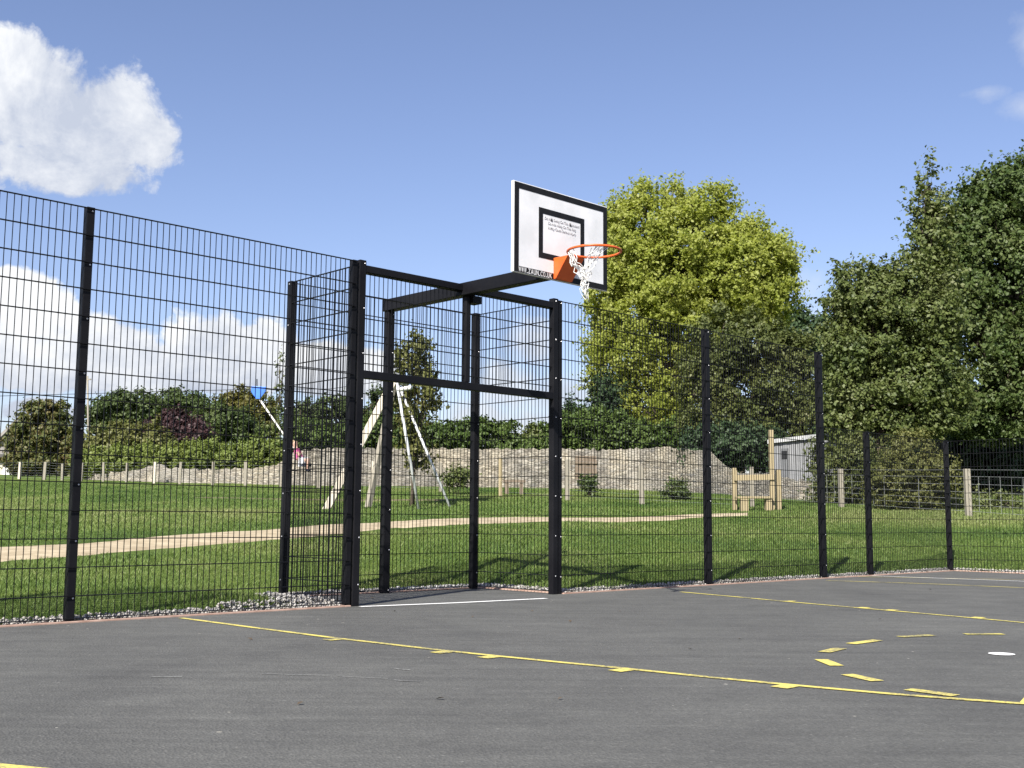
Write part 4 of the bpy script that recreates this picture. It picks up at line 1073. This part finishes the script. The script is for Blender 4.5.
def MA(op, a, b_=None, c_=None, clamp=False):
    n = nt.nodes.new('ShaderNodeMath'); n.operation = op; n.use_clamp = clamp
    for i, v in enumerate((a, b_, c_)):
        if v is None: continue
        if isinstance(v, (int, float)): n.inputs[i].default_value = v
        else: nt.links.new(v, n.inputs[i])
    return n.outputs[0]
azi = MA('ARCTAN2', sep.outputs[0], sep.outputs[1]); ele = MA('ARCSINE', sep.outputs[2])
def ae(x, y):
    d = ray(x, y); d = d/np.linalg.norm(d); return math.atan2(d[0], d[1]), math.asin(d[2])
n1 = noise_(nt, dirv, 11, 10, .64, .35); n2 = noise_(nt, dirv, 30, 8, .62, .3); nlow = noise_(nt, dirv, 4.0, 4, .5)
def cloud(ells, k1, k2, soft, lo_, thr=.0):
    best = None
    for (x, y, rx, ry) in ells:
        a0, e0 = ae(x, y); ra, re = rx/F, ry/F
        dx = MA('DIVIDE', MA('SUBTRACT', azi, a0), ra); dy = MA('DIVIDE', MA('SUBTRACT', ele, e0), re)
        m_ = MA('SUBTRACT', 1, MA('SQRT', MA('ADD', MA('MULTIPLY', dx, dx), MA('MULTIPLY', dy, dy))))
        best = m_ if best is None else MA('MAXIMUM', best, m_)
    f = MA('ADD', best, MA('MULTIPLY', MA('SUBTRACT', n1, .5), k1)); f = MA('ADD', f, MA('MULTIPLY', MA('SUBTRACT', n2, .5), k2))
    return MA('DIVIDE', MA('SUBTRACT', f, thr), soft, clamp=True), f
skyc = mixc(nt, 1.0, sky.outputs[0], (1.10, .965, 1.02), 'MULTIPLY')
def layer(base, mask, col, op):
    return mixc(nt, MA('MULTIPLY', mask, op), base, col)
def shade(f, y_top, y_bot, dark, lite, k=.55):
    e0 = ae(512, y_top)[1]; e1 = ae(512, y_bot)[1]
    g_ = MA('DIVIDE', MA('SUBTRACT', ele, e1), e0-e1)                      # 0 at base, 1 at top
    v = MA('ADD', MA('MULTIPLY', g_, k), MA('MULTIPLY', MA('SUBTRACT', n1, .5), 2.2)); v = MA('ADD', v, MA('MULTIPLY', MA('SUBTRACT', n2, .5), .8)); v = MA('ADD', v, .2)
    return ramp(nt, v, [(.1, dark), (.75, lite)])
BR = 1.32
c_dark, c_lite = (2.75*BR, 3.0*BR, 3.55*BR), (4.85*BR, 4.9*BR, 4.95*BR)
# bank of cumulus low on the left
ma, fa = cloud([(15, 325, 85, 62), (95, 345, 70, 40), (130, 355, 50, 24), (215, 350, 60, 50), (262, 348, 40, 42), (60, 368, 140, 30), (200, 374, 150, 26), (340, 372, 80, 34), (-160, 330, 180, 70), (40, 412, 50, 16)], 1.15, .95, .15, 0, .16)
skyc = layer(skyc, ma, shade(fa, 290, 400, c_dark, c_lite, .75), .97)
mb, fb = cloud([(528, 345, 42, 36), (505, 385, 46, 40), (560, 395, 60, 30), (540, 430, 70, 30), (480, 420, 50, 30)], 1.4, .8, .45, 0, .12)
skyc = layer(skyc, mb, shade(fb, 310, 440, (4.1, 4.35, 4.9), c_lite, .5), .7)
mc, fc = cloud([(40, 105, 95, 72), (105, 120, 75, 68), (20, 60, 60, 36), (70, 165, 90, 36), (150, 140, 34, 40), (-80, 110, 120, 90)], 1.35, 1.0, .24, 0, .16)
skyc = layer(skyc, mc, shade(fc, 30, 190, c_dark, c_lite, .35), .96)
md, fd = cloud([(1030, 40, 26, 34), (1030, 105, 30, 16), (805, 285, 24, 22), (812, 315, 22, 16), (985, 92, 30, 10)], 2.6, 1.4, .9, 0, .25)
skyc = layer(skyc, md, (5.1, 5.3, 5.6), .35)
nt.links.new(skyc, bg.inputs['Color'])

# ------------------------------------------------------------------ camera and output
cd = bpy.data.cameras.new('camera'); co = bpy.data.objects.new('camera', cd); COL.objects.link(co)
cd.sensor_width = 36; cd.lens = F/1024*36; cd.clip_end = 6000; cd.clip_start = .05
co.matrix_world = Matrix.Translation((0, 0, CH)) @ Matrix.Rotation(math.pi/2+PIT, 4, 'X') @ Matrix.Rotation(ROLL, 4, 'Z')
S.camera = co
S.view_settings.view_transform = 'Standard'; S.view_settings.look = 'None'; S.view_settings.exposure = 1.0; S.view_settings.gamma = 1
S.view_settings.use_curve_mapping = False
S.render.resolution_x = 1024; S.render.resolution_y = 768
S.cycles.max_bounces = 6; S.cycles.transparent_max_bounces = 4
